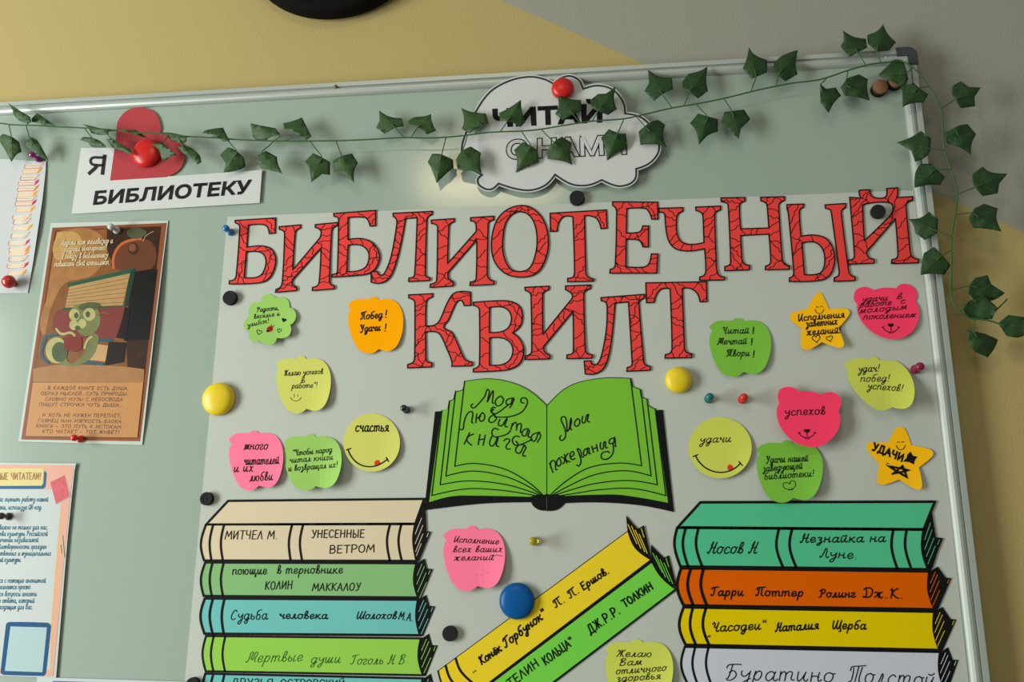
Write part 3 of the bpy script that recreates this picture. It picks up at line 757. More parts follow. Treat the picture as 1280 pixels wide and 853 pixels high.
# pink apple centre bottom
fQ = fr((540, 640), 5.8045)
p = note(apple(553.8, 631.3, 658, 739.4), PINK, .006, .007)
lines(p, fQ, [('Исполнение', 155, 220, 480, 236), ('всех ваших', 150, 293, 508, 292), ('желаний', 155, 355, 445, 350)], 4.6, .75, .3)
for q in ((317, 463), (358, 463), (400, 446)): p.fill([ell(*fQ(*q), .35, .5, 6)], PEN, .0003)
p.ink([fQ(430, 322), fQ(470, 316), fQ(510, 322)], .6, PEN)
tag(p.done(), 'pink apple note below the open book, near the big blue magnet', 'sticky note', NG)
# yellow apple bottom
fS = fr((740, 780), 10.667)
p = note(apple(756, 841.5, 799.5, 884), LIME2, .006, .006)
lines(p, fS, [('Желаю', 325, 440, 790, 445), ('Вам', 360, 560, 660, 550), ('отличного', 315, 675, 985, 625), ('здоровья', 320, 775, 910, 735)], 5.0, .85, .3)
tag(p.done(), 'yellow apple note at the bottom edge, right of the slanted green book', 'sticky note', NG)

# ------------------------------------------------------------------ open book cut-out
def build_open_book():
    gr = mat('green_book_paper', (128, 200, 56), 0.75, noise=.02, nscale=30)
    bk = mat('black_paper', (15, 15, 13), 0.75, spec=.15)
    fb = lambda s, c=True: pth(s, 490, 330, 2.6667, c)
    P5 = lambda s: pth(s, 520, 460, 4.489, False, 8); P6 = lambda s: pth(s, 670, 460, 4.489, False, 8)
    p = Paper('open_book_cutout', HS + .0006)
    p.slab([fb("143,493 163,492 165,488 186,482 190,458 205,452 210,428 236,420 242,392 ~340,384 ~440,412 516,473 ~590,408 ~690,382 796,382 803,410 826,418 830,443 850,452 853,472 878,486 903,487 940,828 ~830,806 ~700,796 577,798 ~550,820 ~517,824 ~480,815 463,795 ~300,800 107,822")], gr, .0003, grid=14)
    # the black cover showing round the pages
    p.fill([fb("143,493 164,491 123,795 ~200,775 ~276,773 460,777 ~490,770 516,778 ~545,770 575,774 ~680,770 ~765,771 920,797 878,488 903,487 940,828 ~830,806 ~700,796 577,798 ~550,820 ~517,824 ~480,815 463,795 ~300,800 107,822")], bk, .0002)
    for s in ("272,75 217,553 ~330,537 ~500,570 ~640,650 718,722", "222,130 167,608 ~320,580 ~500,610 ~640,672 710,722", "188,185 135,657 ~300,635 ~500,655 ~640,695 705,722", "145,240 88,717 ~280,680 ~450,685 ~600,705 700,724"):
        p.ink(P5(s), 1.35, BLACK, .0003)
    for s in ("530,62 592,550 ~470,535 ~300,560 ~170,635 72,722", "588,125 645,607 ~500,578 ~330,600 ~170,670 80,722", "622,175 680,657 ~520,633 ~330,650 ~180,690 85,722", "668,230 728,718 ~540,678 ~350,685 ~220,705 90,724"):
        p.ink(P6(s), 1.35, BLACK, .0003)
    p.ink(fb("186,482 190,458 205,452 210,428 236,420 242,392 ~340,384 ~440,412 516,473 ~590,408 ~690,382 796,382 803,410 826,418 830,443 850,452 853,472 878,486", False), .8, BLACK, .0003)
    p.ink(P5("733,215 733,795"), .9, BLACK, .0003)
    p.fill([pth("~650,760 ~680,728 735,708 ~790,728 ~820,760 ~780,798 ~735,803 ~685,795", 520, 460, 4.489)], bk, .00025)
    p.ink([(683.3, 622), (683.3, 637)], .4, mat('crease', (120, 120, 110)), .0004)
    w = 1.55
    f5 = lambda x, y: (520 + x / 4.489, 460 + y / 4.489); f6 = lambda x, y: (670 + x / 4.489, 460 + y / 4.489)
    wr = lambda f, s: p.ink(pth(s, 520 if f == 5 else 670, 460, 4.489, False, 6), w, BLACK, .0003, step=3)
    # Моя
    wr(5, "~318,203 ~308,215 ~322,226 ~352,200 ~385,160 ~405,122 ~404,170 ~400,190 ~430,130 ~432,150 ~428,195 435,200")
    wr(5, "~470,160 ~445,185 ~452,212 ~475,208 ~490,180 ~478,160 470,160")
    wr(5, "~545,170 ~510,180 ~508,205 ~532,200 ~545,170 ~540,200 ~525,225"); wr(5, "~522,205 ~495,225 ~470,245 ~440,258 ~420,245 ~430,222 445,225")
    # любимая
    wr(5, "~245,345 ~262,345 ~268,310 ~285,262 ~310,245 ~318,262 ~312,305 320,310"); wr(5, "~340,258 ~335,308"); wr(5, "~336,285 ~350,280 ~362,270"); wr(5, "~372,252 ~355,275 ~362,300 ~380,292 ~384,265 ~372,252")
    wr(5, "~440,262 ~412,280 ~410,302 ~432,305 ~450,285 ~440,265 ~425,250 ~435,232"); wr(5, "~440,275 ~520,275 ~590,250 ~622,205 ~620,175 ~595,170 ~588,190 605,198")
    wr(5, "~470,290 ~462,320 ~480,325 ~498,300 ~510,285 ~498,325 512,332"); wr(5, "~540,312 ~532,345"); wr(5, "~540,325 ~560,308 ~562,350"); wr(5, "~562,330 ~588,315 ~585,360 595,365")
    wr(5, "~630,342 ~600,352 ~596,378 ~615,380 ~632,350 ~628,385 640,390"); wr(5, "~695,362 ~655,375 ~645,400 ~665,412 ~692,370 ~680,418"); wr(5, "~650,400 ~625,415 ~560,435 ~540,410 ~555,385 580,388")
    wr(5, "~530,352 ~510,372 ~470,385 ~435,385 ~425,360 ~440,340 460,348")
    # книга
    wr(5, "~300,365 ~270,428"); wr(5, "~322,372 ~285,400 ~312,435"); wr(5, "~358,375 ~348,432"); wr(5, "~352,405 ~380,400"); wr(5, "~388,378 ~376,435")
    wr(5, "~425,385 ~412,425 ~425,440 ~445,420 ~458,390 ~450,435 464,442"); wr(5, "~492,410 ~510,398 ~525,408 ~505,440 ~510,455 528,455")
    wr(5, "~610,435 ~575,435 ~558,465 ~580,480 ~612,440 ~598,490 615,496"); wr(5, "~575,432 ~560,412")
    # Мои
    wr(6, "~140,380 ~132,395 ~145,408 ~165,385 ~160,340 ~140,285 ~160,275 ~172,310 ~178,355 ~195,285 ~198,300 ~192,342 200,348"); wr(6, "~232,285 ~215,310 ~222,328 ~240,320 ~244,295 ~232,285"); wr(6, "~262,272 ~258,305 ~272,308 ~290,262 ~288,300 300,303")
    # пожелания
    wr(6, "~75,535 ~95,588"); wr(6, "~82,560 ~85,525 ~105,525 ~110,570 118,572"); wr(6, "~130,505 ~115,530 ~125,552 ~140,535 ~130,505"); wr(6, "~140,500 ~160,515 ~150,540"); wr(6, "~180,480 ~165,512 ~190,528"); wr(6, "~158,485 ~172,535")
    wr(6, "~195,500 ~212,485 ~205,470 ~190,490 ~200,515 218,508"); wr(6, "~228,545 ~242,550 ~252,520 ~238,475 ~232,455 ~248,465 ~258,500 268,500"); wr(6, "~290,452 ~270,462 ~268,490 ~285,485 ~292,450 ~298,482 305,480")
    wr(6, "~312,440 ~322,475"); wr(6, "~318,455 ~338,448"); wr(6, "~338,430 ~345,468"); wr(6, "~362,420 ~362,452 ~375,455 ~385,415 ~390,448 400,448"); wr(6, "~440,395 ~415,402 ~412,425 ~435,418 ~440,392 ~445,440 448,442"); wr(6, "~432,425 ~430,480 ~400,512 ~368,508 ~370,480 ~400,470 412,478")
    tag(p.done(), 'big green open-book cut-out with black cover and curly writing, centre of the sheet', 'paper cutout')
build_open_book()

# ------------------------------------------------------------------ book-spine cut-outs
def book(name_label, col, top, left, right, pages, bands, hz, slashes, group, texts, roof=None, lw=2.0, ink=PEN):
    """top / left / right edge points in pixels; pages = black fore-edge polygon; bands = list of 3-point curves"""
    p = Paper('book_cutout', HS + hz); lw *= 1.45
    ol = pth(' '.join([top] + [right] + [left]))
    p.slab([ol], col, .0003)
    if roof: p.slab([pth(roof)], col, .0003)
    p.slab([pth(pages)], BLACK if True else None, .0003)
    p.ink(ol, lw, BLACK, .0002, close=True)
    if roof: p.ink(pth(roof), lw, BLACK, .0002, close=True)
    for b in bands: p.ink(pth(b, close=False), lw, BLACK, .0002)
    for (a, c) in slashes: p.ink([a, c], .8, col, .00025)
    for (s, a, b, xh, w, sl, st) in texts: write(p, s, a, b, xh, w, ink, sl, st)
    return tag(p.done(), name_label, 'paper book', group)
def slash_set(x, y0, y1, xw):
    """short pale lines in the fore-edge"""
    out = []
    for (u, v0, v1) in ((.25, .12, .48), (.42, .2, .78), (.6, .3, .88), (.78, .62, .98)):
        a = y0 + (y1 - y0) * v0; b = y0 + (y1 - y0) * v1
        out.append(((x + xw * (u + .42 * (v1 - v0)), a), (x + xw * u - 0.5, b)))
    return out
CREAM = mat('cream_paper', (232, 214, 180), 0.8, noise=.02, nscale=30); SAGE = mat('sage_green_paper', (142, 196, 128), 0.8, noise=.02, nscale=30)
AQUA = mat('aqua_paper', (118, 202, 198), 0.8, noise=.02, nscale=30); GRASS = mat('grass_green_paper', (158, 216, 84), 0.8, noise=.02, nscale=30)
TURQ = mat('turquoise_paper', (86, 200, 150), 0.8, k=1.05, noise=.02, nscale=30); ORNG = mat('orange_paper', (240, 104, 0), 0.8, k=1.0, spec=.05, noise=.02, nscale=30)
YELL = mat('yellow_paper', (244, 214, 0), 0.8, k=1.0, spec=.05, noise=.02, nscale=30); WHIT = mat('bluish_white_paper', (206, 210, 222), 0.8, k=1.1, noise=.02, nscale=30)
DYEL = mat('golden_yellow_paper', (252, 220, 42), 0.8, noise=.02, nscale=30); DGRN = mat('bright_green_paper', (124, 222, 76), 0.8, noise=.02, nscale=30)
LG, RG = 'paper books of the left stack', 'paper books of the right stack'
SM = '%s'
# left stack
book('cream paper book on top of the left stack', CREAM, "257.5,656 519,655.5", "255,701 ~251,680", "~516.5,676 520.5,701.5",
     "530,624 532,643 533,664.5 538.5,665 531,683 523.5,702 520,701 ~516,677 519,655", ["266.3,656.5 ~262,678 264,700", "280,656.5 ~276,678 278.3,700", "364.8,657 ~361,678 363,700", "378.6,657 ~374.8,678 377.3,700", "487.2,656.8 ~483.6,677 487.2,701", "501.3,656.8 ~498,677 502,701"],
     .0012, [((527, 648), (519, 668)), ((528.5, 657), (519, 680)), ((528.5, 668), (519.5, 690)), ((526.5, 680), (520.5, 695)), ((535.5, 666.5), (533.5, 671.5))], LG,
     [('Митчел М.', (281, 674.5), (347, 674), 10.5, 1.0, .15, 'print'), ('Унесенные', (389, 672.5), (455, 672), 9.5, 1.1, .1, 'print'), ('ветром', (411.5, 692), (468, 690.5), 9.5, 1.1, .1, 'print')],
     roof="285,626.5 530,624 519,655 257.5,656")
def stack_book(label, col, x0t, yt, x1t, yt1, x0b, yb, x1b, yb1, bl, br, fx, fy, bands, hz, group, texts, lw=2.0, ink=PEN):
    pages = "%f,%f %f,%f %f,%f %f,%f %f,%f %f,%f ~%f,%f" % (x1t + 1, yt1, x1t + 10, yt1 - 6, fx - 7, fy - .5, fx, fy, x1b + 3.5, yb1 + 1, x1b, yb1, br, (yt1 + yb1) / 2 + 2)
    sl = [((x1t + 7, yt1 + 1), (x1t + 1, yt1 + 15)), ((x1t + 10, yt1 + 4), (x1t + .5, yt1 + 26)), ((x1t + 12, yt1 + 12), (x1t + 1.5, yt1 + 36)), ((x1t + 12.5, yt1 + 24), (x1t + 4, yt1 + 43)), ((fx - 3, fy + 1.5), (fx - 5, fy + 6.5))]
    return book(label, col, "%f,%f %f,%f" % (x0t, yt, x1t, yt1), "%f,%f ~%f,%f" % (x0b, yb, bl, (yt + yb) / 2), "~%f,%f %f,%f" % (br, (yt1 + yb1) / 2, x1b, yb1), pages, bands, hz, sl, group, texts, None, lw, ink)
stack_book('sage green paper book, second in the left stack, directly under the cream one', SAGE, 256.5, 703.5, 520.5, 704.5, 254.5, 745.3, 522.5, 747.3, 251, 517.5, 540.6, 711.7,
     ["265.5,704 ~262,724 264.5,745", "279.5,704 ~276,724 278.5,745"], .0009, LG, [('поющие', (290, 718.5), (333, 718), 6.2, 1.0, .12, 'cur'), ('в терновнике', (346, 717.5), (428, 717), 6.2, 1.0, .12, 'cur'), ('Колин', (331, 737.5), (365, 736.5), 10, 1.0, .15, 'print'), ('Маккалоу', (390, 739), (450, 738.5), 9.5, 1.0, .15, 'print')])
stack_book('aqua paper book, third in the left stack between sage and grass green', AQUA, 256, 748.5, 522.5, 750, 255.5, 792.5, 525, 794.5, 250.5, 520.5, 543.8, 758.3,
     ["266,749 ~262,770 265.5,792", "280.5,749 ~277,770 279.5,792"], .0006, LG, [('Судьба', (288, 775), (334, 774.5), 7.0, 1.0, .12, 'cur'), ('человека', (349, 773.5), (409, 774), 5.6, 1.2, .12, 'cur'), ('Шолохов', (445, 774), (495, 774), 5.6, 1.1, .3, 'cur'), ('М.А.', (498, 774.5), (516, 777), 10, 1.0, .1, 'print')], 2.2)
stack_book('grass green paper book, fourth in the left stack, faint thin writing', GRASS, 257.5, 795.5, 526, 798.5, 257, 839.5, 528.5, 844.5, 253, 523, 547, 807.3,
     ["267,796 ~263.5,818 266.5,839", "281.5,796 ~278,818 281,839"], .0004, LG, [('Мертвые', (308, 828.5), (377, 827), 7.6, .65, .35, 'cur'), ('души', (388, 829.5), (425, 829), 7.0, .65, .3, 'cur'), ('Гоголь Н В', (438, 831), (505, 830.5), 6.8, .65, .3, 'cur')], 1.8, mat('green_pen', (44, 84, 34), .7))
stack_book('aqua paper book at the very bottom of the left stack, cut by the photo edge', AQUA, 256.5, 842.5, 528.5, 848.5, 257, 886, 531, 892, 252.5, 526, 549, 856,
     ["266.5,843 ~262,866 265,886", "280.5,843 ~276.5,866 279,886"], .0002, LG, [('друзья', (289, 858), (340, 859), 9.5, 1.0, .1, 'print'), ('Островский', (350, 859), (430, 860), 9.5, 1.0, .1, 'print')])
# right stack
book('turquoise paper book on top of the right stack', TURQ, "846.5,660 1154.5,662.5", "850.5,708.5 ~843,682", "~1153,688 1160,712",
     "1168.5,627.5 1165,641 1170,672 1179,673 1172,690 1166,709 1163,713.5 1160,712 ~1152.5,688 1154.5,662", ["857,661 ~853.5,682 860,708", "873,661 ~870,682 877.5,708", "973.5,662 ~970.5,684 978.5,709", "990,662 ~987,684 995,709", "1116.3,664 ~1114.5,685 1121.5,711", "1133,664 ~1131.5,685 1139,711"],
     .0012, [((1163, 654), (1156, 675)), ((1165, 663), (1156, 687)), ((1167.5, 673), (1158, 696)), ((1169, 683), (1160, 705)), ((1174.5, 675), (1172, 681))], RG,
     [('Носов Н', (884, 692), (945, 692), 8.2, 1.3, .3, 'cur'), ('Незнайка на', (1000, 678.5), (1106, 677.5), 6.2, 1.3, .2, 'cur'), ('Луне.', (1025, 697), (1072, 699), 6.5, 1.15, .15, 'cur')],
     roof="875.5,628.3 1168.5,627.5 1154.5,662 847,659.5", lw=2.3)
stack_book('orange paper book, second in the right stack, under the turquoise one', ORNG, 851.5, 710.5, 1162, 714.5, 854.5, 757.3, 1168.5, 762.3, 846.5, 1161, 1189.2, 723,
     ["863.5,711 ~859.5,733 866.5,757", "879.5,711 ~876,733 883.5,757"], .0009, RG, [('Гарри', (889, 745), (929, 745), 6.0, 1.5, .1, 'cur'), ('Поттер', (945, 745), (1004, 746), 6.0, 1.5, .1, 'cur'), ('Ролинг', (1024, 747), (1069, 747), 5.6, 1.5, .1, 'cur'), ('Дж.К.', (1079, 747), (1129, 748.5), 7.0, 1.5, .05, 'cur')], 2.6)
stack_book('yellow paper book, third in the right stack, under the orange one', YELL, 854.5, 759.5, 1168, 765, 857, 806.5, 1174.5, 813, 849, 1167.5, 1195.4, 774.8,
     ["866,760 ~862.5,783 869.5,806", "882.5,760 ~878.5,783 886.5,807"], .0006, RG, [('„', (885, 795), (889, 795), 6, 1.0, .1, 'cur'), ('Часодеи"', (890, 790), (957, 787), 6.6, 1.4, .15, 'cur'), ('Наталия', (969, 790), (1023, 786.5), 6.2, 1.5, .2, 'cur'), ('Щерба', (1040, 786.5), (1082, 787), 6.2, 1.5, .15, 'cur')], 2.4)
stack_book('bluish white paper book, lowest in the right stack, big flowing writing', WHIT, 856, 809, 1175, 815.5, 860, 856, 1181, 863, 851.5, 1174, 1198, 842-16.5,
     ["868.8,810 ~865.5,832 872,856", "885.5,810 ~882.5,832 889,856"], .0004, RG, [('Буратино', (906, 850), (1042, 853), 11.5, 1.2, .15, 'cur'), ('Толстой', (1060, 853), (1168, 859), 12, 1.2, .15, 'cur')], 2.0)

def slanted(label, col, ol, pages, bands, slashes, texts, hz, edges):
    p = Paper('book_cutout', HS + hz)
    P = pth(ol)
    p.slab([P], col, .0003, grid=30)
    p.slab([pth(pages)], BLACK, .0003)
    for (s, w) in edges: p.ink(pth(s, close=False), w, BLACK, .0002)
    for b in bands: p.ink(pth(b, close=False), 3.0, BLACK, .0002)
    for (a, c) in slashes: p.ink([a, c], .9, col, .00025)
    for (s, a, b, xh, w, sl, st) in texts: write(p, s, a, b, xh, w, PEN, sl, st)
    tag(p.done(), label, 'paper book', 'slanted paper books between the stacks')
slanted('yellow paper book lying slanted, upper of the two between the stacks', DYEL, "547.5,839 784.9,664 ~794,685 813.5,700 577,879 ~556,862",
        "782.4,644.5 797,661.5 804.8,657 814.5,699.5 ~795,686 784.5,665", ["557,832.5 ~564,851 586,873", "569.6,823.5 ~577,841 601,862"],
        [((785, 656), (796, 680)), ((789.5, 658), (801, 686)), ((794, 663), (806, 690)), ((801.5, 661), (805, 672)), ((799, 668), (809, 692))],
        [('"', (593.5, 846), (597.5, 843), 3.5, 1.1, .1, 'cur'), ('Конёк', (601.5, 832), (627, 813.5), 6.0, 1.7, .25, 'cur'), ('Горбунок"', (632, 810), (682.5, 771), 6.4, 1.7, .3, 'cur'), ('П. П.', (695, 760), (725, 740.5), 5.4, 1.4, .05, 'cur'), ('Ершов.', (729, 738), (762, 716), 5.4, 1.6, .1, 'cur')], .0011,
        [("547.5,839 784.9,664", .9), ("784.9,664 ~794,685 813.5,700", 1.5), ("813.5,700.5 577,880", 2.0), ("547.5,839 ~556,862 577,879", 2.0)])
slanted('bright green paper book lying slanted under the yellow slanted one', DGRN, "578,881 814.5,702.5 ~826,721 843.5,736.5 608,917 ~587,902",
        "813.6,681.2 830,697.5 836,694.5 846.5,736 ~826,722 814.5,702", ["588,874 ~596,891 618,912"],
        [((816, 692), (828, 716)), ((820, 695), (832, 722)), ((825, 700), (837, 727)), ((832.5, 698), (836, 709)), ((830, 704), (841, 730))],
        [('Властелин', (608, 884), (674.5, 832), 10.5, 1.4, .1, 'print'), ('кольца"', (682, 832), (718, 805), 10.5, 1.5, .1, 'print'), ('Дж.Р.Р.', (738, 793), (776, 766), 11, 1.6, .1, 'print'), ('Толкин', (781, 760), (817, 736), 9.5, 1.7, .05, 'print')], .0008,
        [("578,881 814.5,702.5", 2.4), ("814.5,702.5 ~826,721 843.5,736.5", 1.5), ("845.5,736.5 608,917", 2.4), ("578,881 ~587,902 608,917", 2.0)])

# ------------------------------------------------------------------ signs
def build_heart_sign():
    fz = (0, 80, 4.0)
    p = Paper('paper_sign', lambda x, y: HB + .0012 + .0015 * max(0, (x - 95) / 235) )
    p.slab([pth("405,420 572,420 583,340 ~592,280 ~640,230 ~710,218 ~775,245 ~803,310 799,348 ~860,355 ~910,400 ~925,460 ~895,530 830,563 1310,530 1298,695 358,750", *fz)], WHITE, .0004, grid=20)
    p.fill([pth("550,583 574,410 583,340 ~592,280 ~640,230 ~710,218 ~775,245 ~803,310 799,348 ~860,355 ~910,400 ~925,460 ~895,530 830,566", *fz)], mat('dull_red_print', (186, 70, 76), 0.35), .0002, grid=20)
    dk = mat('sign_ink', (44, 42, 42), 0.5)
    q = lambda x, y: (x / 4.0, 80 + y / 4.0)
    p.ink([q(523, 460), q(512, 548)], 4.6, dk)
    p.ink([q(a * 4, (b - 80) * 4) for a, b in pth("520,468 490,468 ~462,470 ~452,486 ~464,503 516,506", *fz, False)], 3.3, dk)
    p.ink([q(486, 508), q(474, 522), q(446, 547)], 4.4, dk)
    print_text(p, 'БИБЛИОТЕКУ', q(479, 638), q(1256, 581), q(468, 702), q(1245, 646), dk, 1.9)
    tag(p.done(), 'white paper sign with a dull red heart and black printed words, top left', 'sign')
build_heart_sign()
def build_cloud():
    fz = (540, 80, 4.0)
    path = pth("250,555 ~170,500 ~148,425 ~175,330 215,245 ~290,140 ~390,83 ~490,64 ~560,76 608,100 ~640,73 ~690,60 ~735,82 755,125 ~830,108 ~905,130 ~955,190 965,248 ~1050,270 ~1112,340 ~1135,425 ~1095,490 1020,525 ~1015,575 ~980,603 ~925,610 848,580 ~780,606 ~700,602 615,553 ~560,610 ~470,632 332,598 ~290,628 ~240,610 ~228,580", *fz)
    cx = sum(a for a, b in path) / len(path); cy = sum(b for a, b in path) / len(path)
    # white margin outside the printed outline
    n = len(path); out = []
    for i in range(n):
        a, b = path[i - 1], path[(i + 1) % n]; dx, dy = b[0] - a[0], b[1] - a[1]; L = math.hypot(dx, dy) or 1
        nx, ny = dy / L, -dx / L
        if inside([path], path[i][0] + nx * .6, path[i][1] + ny * .6): nx, ny = -nx, -ny
        out.append((path[i][0] + nx * 2.6, path[i][1] + ny * 2.6))
    p = Paper('paper_sign', lambda x, y: HB + .0072 + .001 * max(0, (y - 120) / 110) ** 2)
    p.slab([out], WHITE, .0004, grid=16)
    dk = mat('cloud_line', (52, 58, 62), 0.5)
    p.ink(path, 2.2, dk, .0003, close=True)
    q = lambda x, y: (540 + x / 4.0, 80 + y / 4.0)
    print_text(p, 'ЧИТАЙ', q(307, 230), q(845, 202), q(313, 312), q(845, 287), mat('cloud_ink', (26, 23, 27), .6), 3.1)
    print_text(p, 'С НАМИ', q(378, 385), q(962, 357), q(376, 473), q(968, 447), mat('cloud_ink', (26, 23, 27)), 4.0, outline=(WHITE, 1.35))
    tag(p.done(), 'white cloud-shaped paper sign with black outline under the ivy, top centre', 'sign')
build_cloud()

# ------------------------------------------------------------------ left-hand papers
def build_bookmark():
    p = Paper('bookmark_sheet', lambda x, y: HB + .0006 + .004 * max(0, (x - 20) / 35) * (1 - abs((y - 285) / 95)) * (1 if abs(y - 285) < 95 else 0))
    p.slab([[(-60, 195), (57.5, 202), (57, 214), (53, 250), (47, 290), (41, 330), (34.6, 366.5), (-70, 368)]], mat('lilac_white_paper', (204, 208, 208), .7), .0003, grid=14)
    f = fr((0, 180), 4.264); col = lambda n, c: mat(n, c, .75)
    oc = [col('bm_purple', (120, 70, 130)), col('bm_orange', (245, 165, 60)), col('bm_red', (215, 50, 80)), col('bm_magenta', (205, 70, 140))]
    pages = col('bm_cream', (232, 214, 190)); 
    rows = [(106, 0, 130, 238, 3), (132, 1, 118, 228, 1), (168, 0, 108, 215, 0), (196, 3, 96, 212, 2), (226, 1, 92, 210, 2), (256, 1, 92, 203, 1), (280, 0, 86, 200, 0), (304, 2, 80, 198, 2), (338, 1, 84, 190, 1), (378, 0, 66, 172, 2), (402, 0, 70, 170, 0), (436, 1, 66, 176, 1), (476, 0, 58, 163, 0), (515, 3, 44, 163, 2), (548, 1, 46, 165, 2), (570, 1, 48, 160, 1), (600, 0, 46, 156, 0), (636, 2, 36, 156, 2), (676, 1, 40, 146, 1)]
    for (y, c, xl, xr, c2) in rows:
        h = 26
        p.fill([[f(xl + 6, y + 4), f(xr - 22, y), f(xr - 30, y + h), f(xl, y + h)]], pages, .0002)
        p.fill([[f(xr - 24, y + 4), f(xr - 2, y - 10), f(xr - 8, y + 8), f(xr - 30, y + h)]], oc[c] if c in (1, 2, 3) else pages, .0002)
        p.ink([f(xl + 6, y + 4), f(xl, y + 15), f(xl + 2, y + h), f(xr - 30, y + h - 3), f(xr - 6, y - 6)], .55, oc[c2], .0003)
        p.ink([f(xl + 6, y + 12), f(xr - 28, y + 10)], .35, oc[c2], .0003)
    tag(p.done(), 'pale sheet with a printed column of stacked books, cut by the left edge', 'poster')
build_bookmark()

def build_bookworm_poster():
    fz = (0, 270, 2.842); g = lambda s, c=True: pth(s, *fz, c); q = lambda x, y: (x / 2.842, 270 + y / 2.842)
    hf = lambda x, y: HB + .0008 + .004 * max(0.0, math.sin(math.pi * min(1.0, max(0.0, (y - 276) / 282.0))))
    p = Paper('poster', hf)
    p.slab([g("180,25 597,17 548,420 505,815 65,802 122,420")], mat('laminate_white', (206, 214, 206), .22), .0004, grid=14)
    M = lambda n, c, r=.35, nz=.0: mat('art_' + n, c, r, noise=nz, nscale=70)
    L = [0.0002]
    def fl(s, m, gd=14):
        p.fill([g(s)], m, L[0], grid=gd); L[0] += .00002
    fl("186,42 592,25 497,801 75,795", M('border', (150, 84, 50), .35, .08))
    fl("196,52 574,36 487,790 88,785", M('line', (84, 48, 30)))
    fl("200,55 571,39 512,585 118,590", M('brown', (138, 88, 48), .35, .4))
    # glowing wall upper left, dark shelf right
    fl("202,57 ~330,50 ~380,120 ~330,210 ~230,240 ~180,330 ~150,420 165,300", M('tan', (172, 120, 68), .35, .35))
    fl("205,60 ~270,60 ~290,95 ~260,140 ~195,150", M('pale', (196, 154, 92), .35, .3))
    fl("380,48 571,39 512,590 455,560 ~450,430 ~470,300 ~440,200 ~390,150", M('darkbrown', (62, 40, 28), .35, .5))
    fl("480,190 560,190 530,440 440,445 455,330", M('black', (26, 24, 22), .35, .3))
    # round pot
    fl("~400,185 ~405,140 ~440,95 ~490,80 ~540,95 ~555,150 ~530,190", M('pot', (112, 66, 46), .3, .15))
    p.ink(g("~403,185 ~405,140 ~432,100 ~480,83 500,82", False), 3.2, M('rim', (206, 104, 56)), L[0]); L[0] += .00002
    p.fill([ell(*q(474, 116), 7, 7.5, 20)], M('knob', (70, 46, 36)), L[0]); L[0] += .00002
    p.fill([ell(*q(470, 113), 4.5, 5, 16)], M('knob2', (134, 84, 58)), L[0]); L[0] += .00002
    fl("~450,60 ~470,42 ~500,45 ~520,60 ~500,78 ~470,80", M('leafy', (86, 92, 66), .35, .2))
    p.ink(g("~508,90 ~520,70 ~545,55", False), .8, M('twig', (196, 160, 110)), L[0]); L[0] += .00002
    # table
    fl("118,590 118,545 ~200,530 ~330,530 ~430,535 512,545 510,592", M('table', (176, 126, 80), .35, .18))
    # upper book: cover, pages
    fl("238,240 475,185 472,205 242,252", M('cover', (46, 92, 66)))
    fl("475,186 482,190 455,320 440,322 462,200", M('cover2', (34, 66, 50)))
    fl("246,252 462,204 436,318 232,326", M('pages', (188, 148, 96), .35, .2))
    for k in range(6):
        p.ink([q(244 - k * 2, 264 + k * 11), q(456 - k * 4, 222 + k * 17)], .6, M('pageline', (128, 88, 52)), L[0])
    L[0] += .00002
    fl("222,328 445,318 444,325 220,336", M('cover', (46, 92, 66)))
    # red book
    fl("~200,340 230,338 444,322 ~430,380 412,432 ~360,440 215,425 ~188,400", M('redbook', (132, 62, 56), .35, .15))
    fl("444,322 462,330 448,440 412,432 ~430,380", M('black2', (38, 26, 24)))
    # blue book
    p.ink(g("202,425 165,428 ~150,470 ~150,500 172,522", False), 3.6, M('blue', (44, 92, 108)), L[0]); L[0] += .00002
    fl("345,436 398,438 400,448 345,448", M('blue', (44, 92, 108)))
    fl("302,515 370,522 368,532 300,526", M('blue', (44, 92, 108)))
    fl("340,455 386,462 374,518 316,512", M('pages2', (204, 160, 112), .35, .15))
    fl("386,448 448,450 440,520 372,532 374,518", M('black2', (38, 26, 24)))
    # worm: tail coil, body, head
    def el(x, y, rx, ry, m, rot=0): p.fill([ell(*q(x, y), rx / 2.842, ry / 2.842, 28, rot)], m, L[0]); L[0] += .00002
    gA, gB, gC = M('wormlight', (184, 178, 116), .4, .25), M('worm', (120, 124, 76), .4, .35), M('wormdark', (84, 94, 60), .4, .35)
    fl("~165,480 ~180,438 ~215,430 ~235,470 ~245,520 ~290,500 ~330,420 ~350,430 ~335,490 ~290,528 ~230,532 ~185,515", gB)
    el(200, 478, 38, 46, gA); el(212, 484, 28, 36, gC)
    el(312, 372, 44, 56, gB, .2); el(300, 345, 52, 34, gB)
    el(318, 322, 40, 15, gC, -.1)
    fl("225,432 290,430 292,472 ~265,482 228,472", M('bag', (130, 50, 36), .35, .1))
    p.ink(g("~200,402 ~220,420 ~250,415 265,425", False), 3.0, gA, L[0]); p.ink(g("~300,470 ~312,440 ~325,430", False), 3.0, gA, L[0]); L[0] += .00002
    el(264, 352, 19, 21, gA); el(317, 350, 22, 23, gA)
    el(271, 354, 8, 11, gC); el(312, 350, 8, 11, gC)
    el(262, 388, 16, 18, gA); el(292, 383, 15, 17, gA); el(276, 398, 10, 8, gC)
    p.ink(g("~345,352 ~365,345 ~385,348", False), 1.5, M('antenna', (150, 96, 60)), L[0])
    # verse panel
    fl("117,592 509,592 488,788 90,783", M('panel', (204, 146, 92), .35, .06))
    tw = M('verse_light', (226, 208, 170)); td = M('verse_dark', (86, 58, 40))
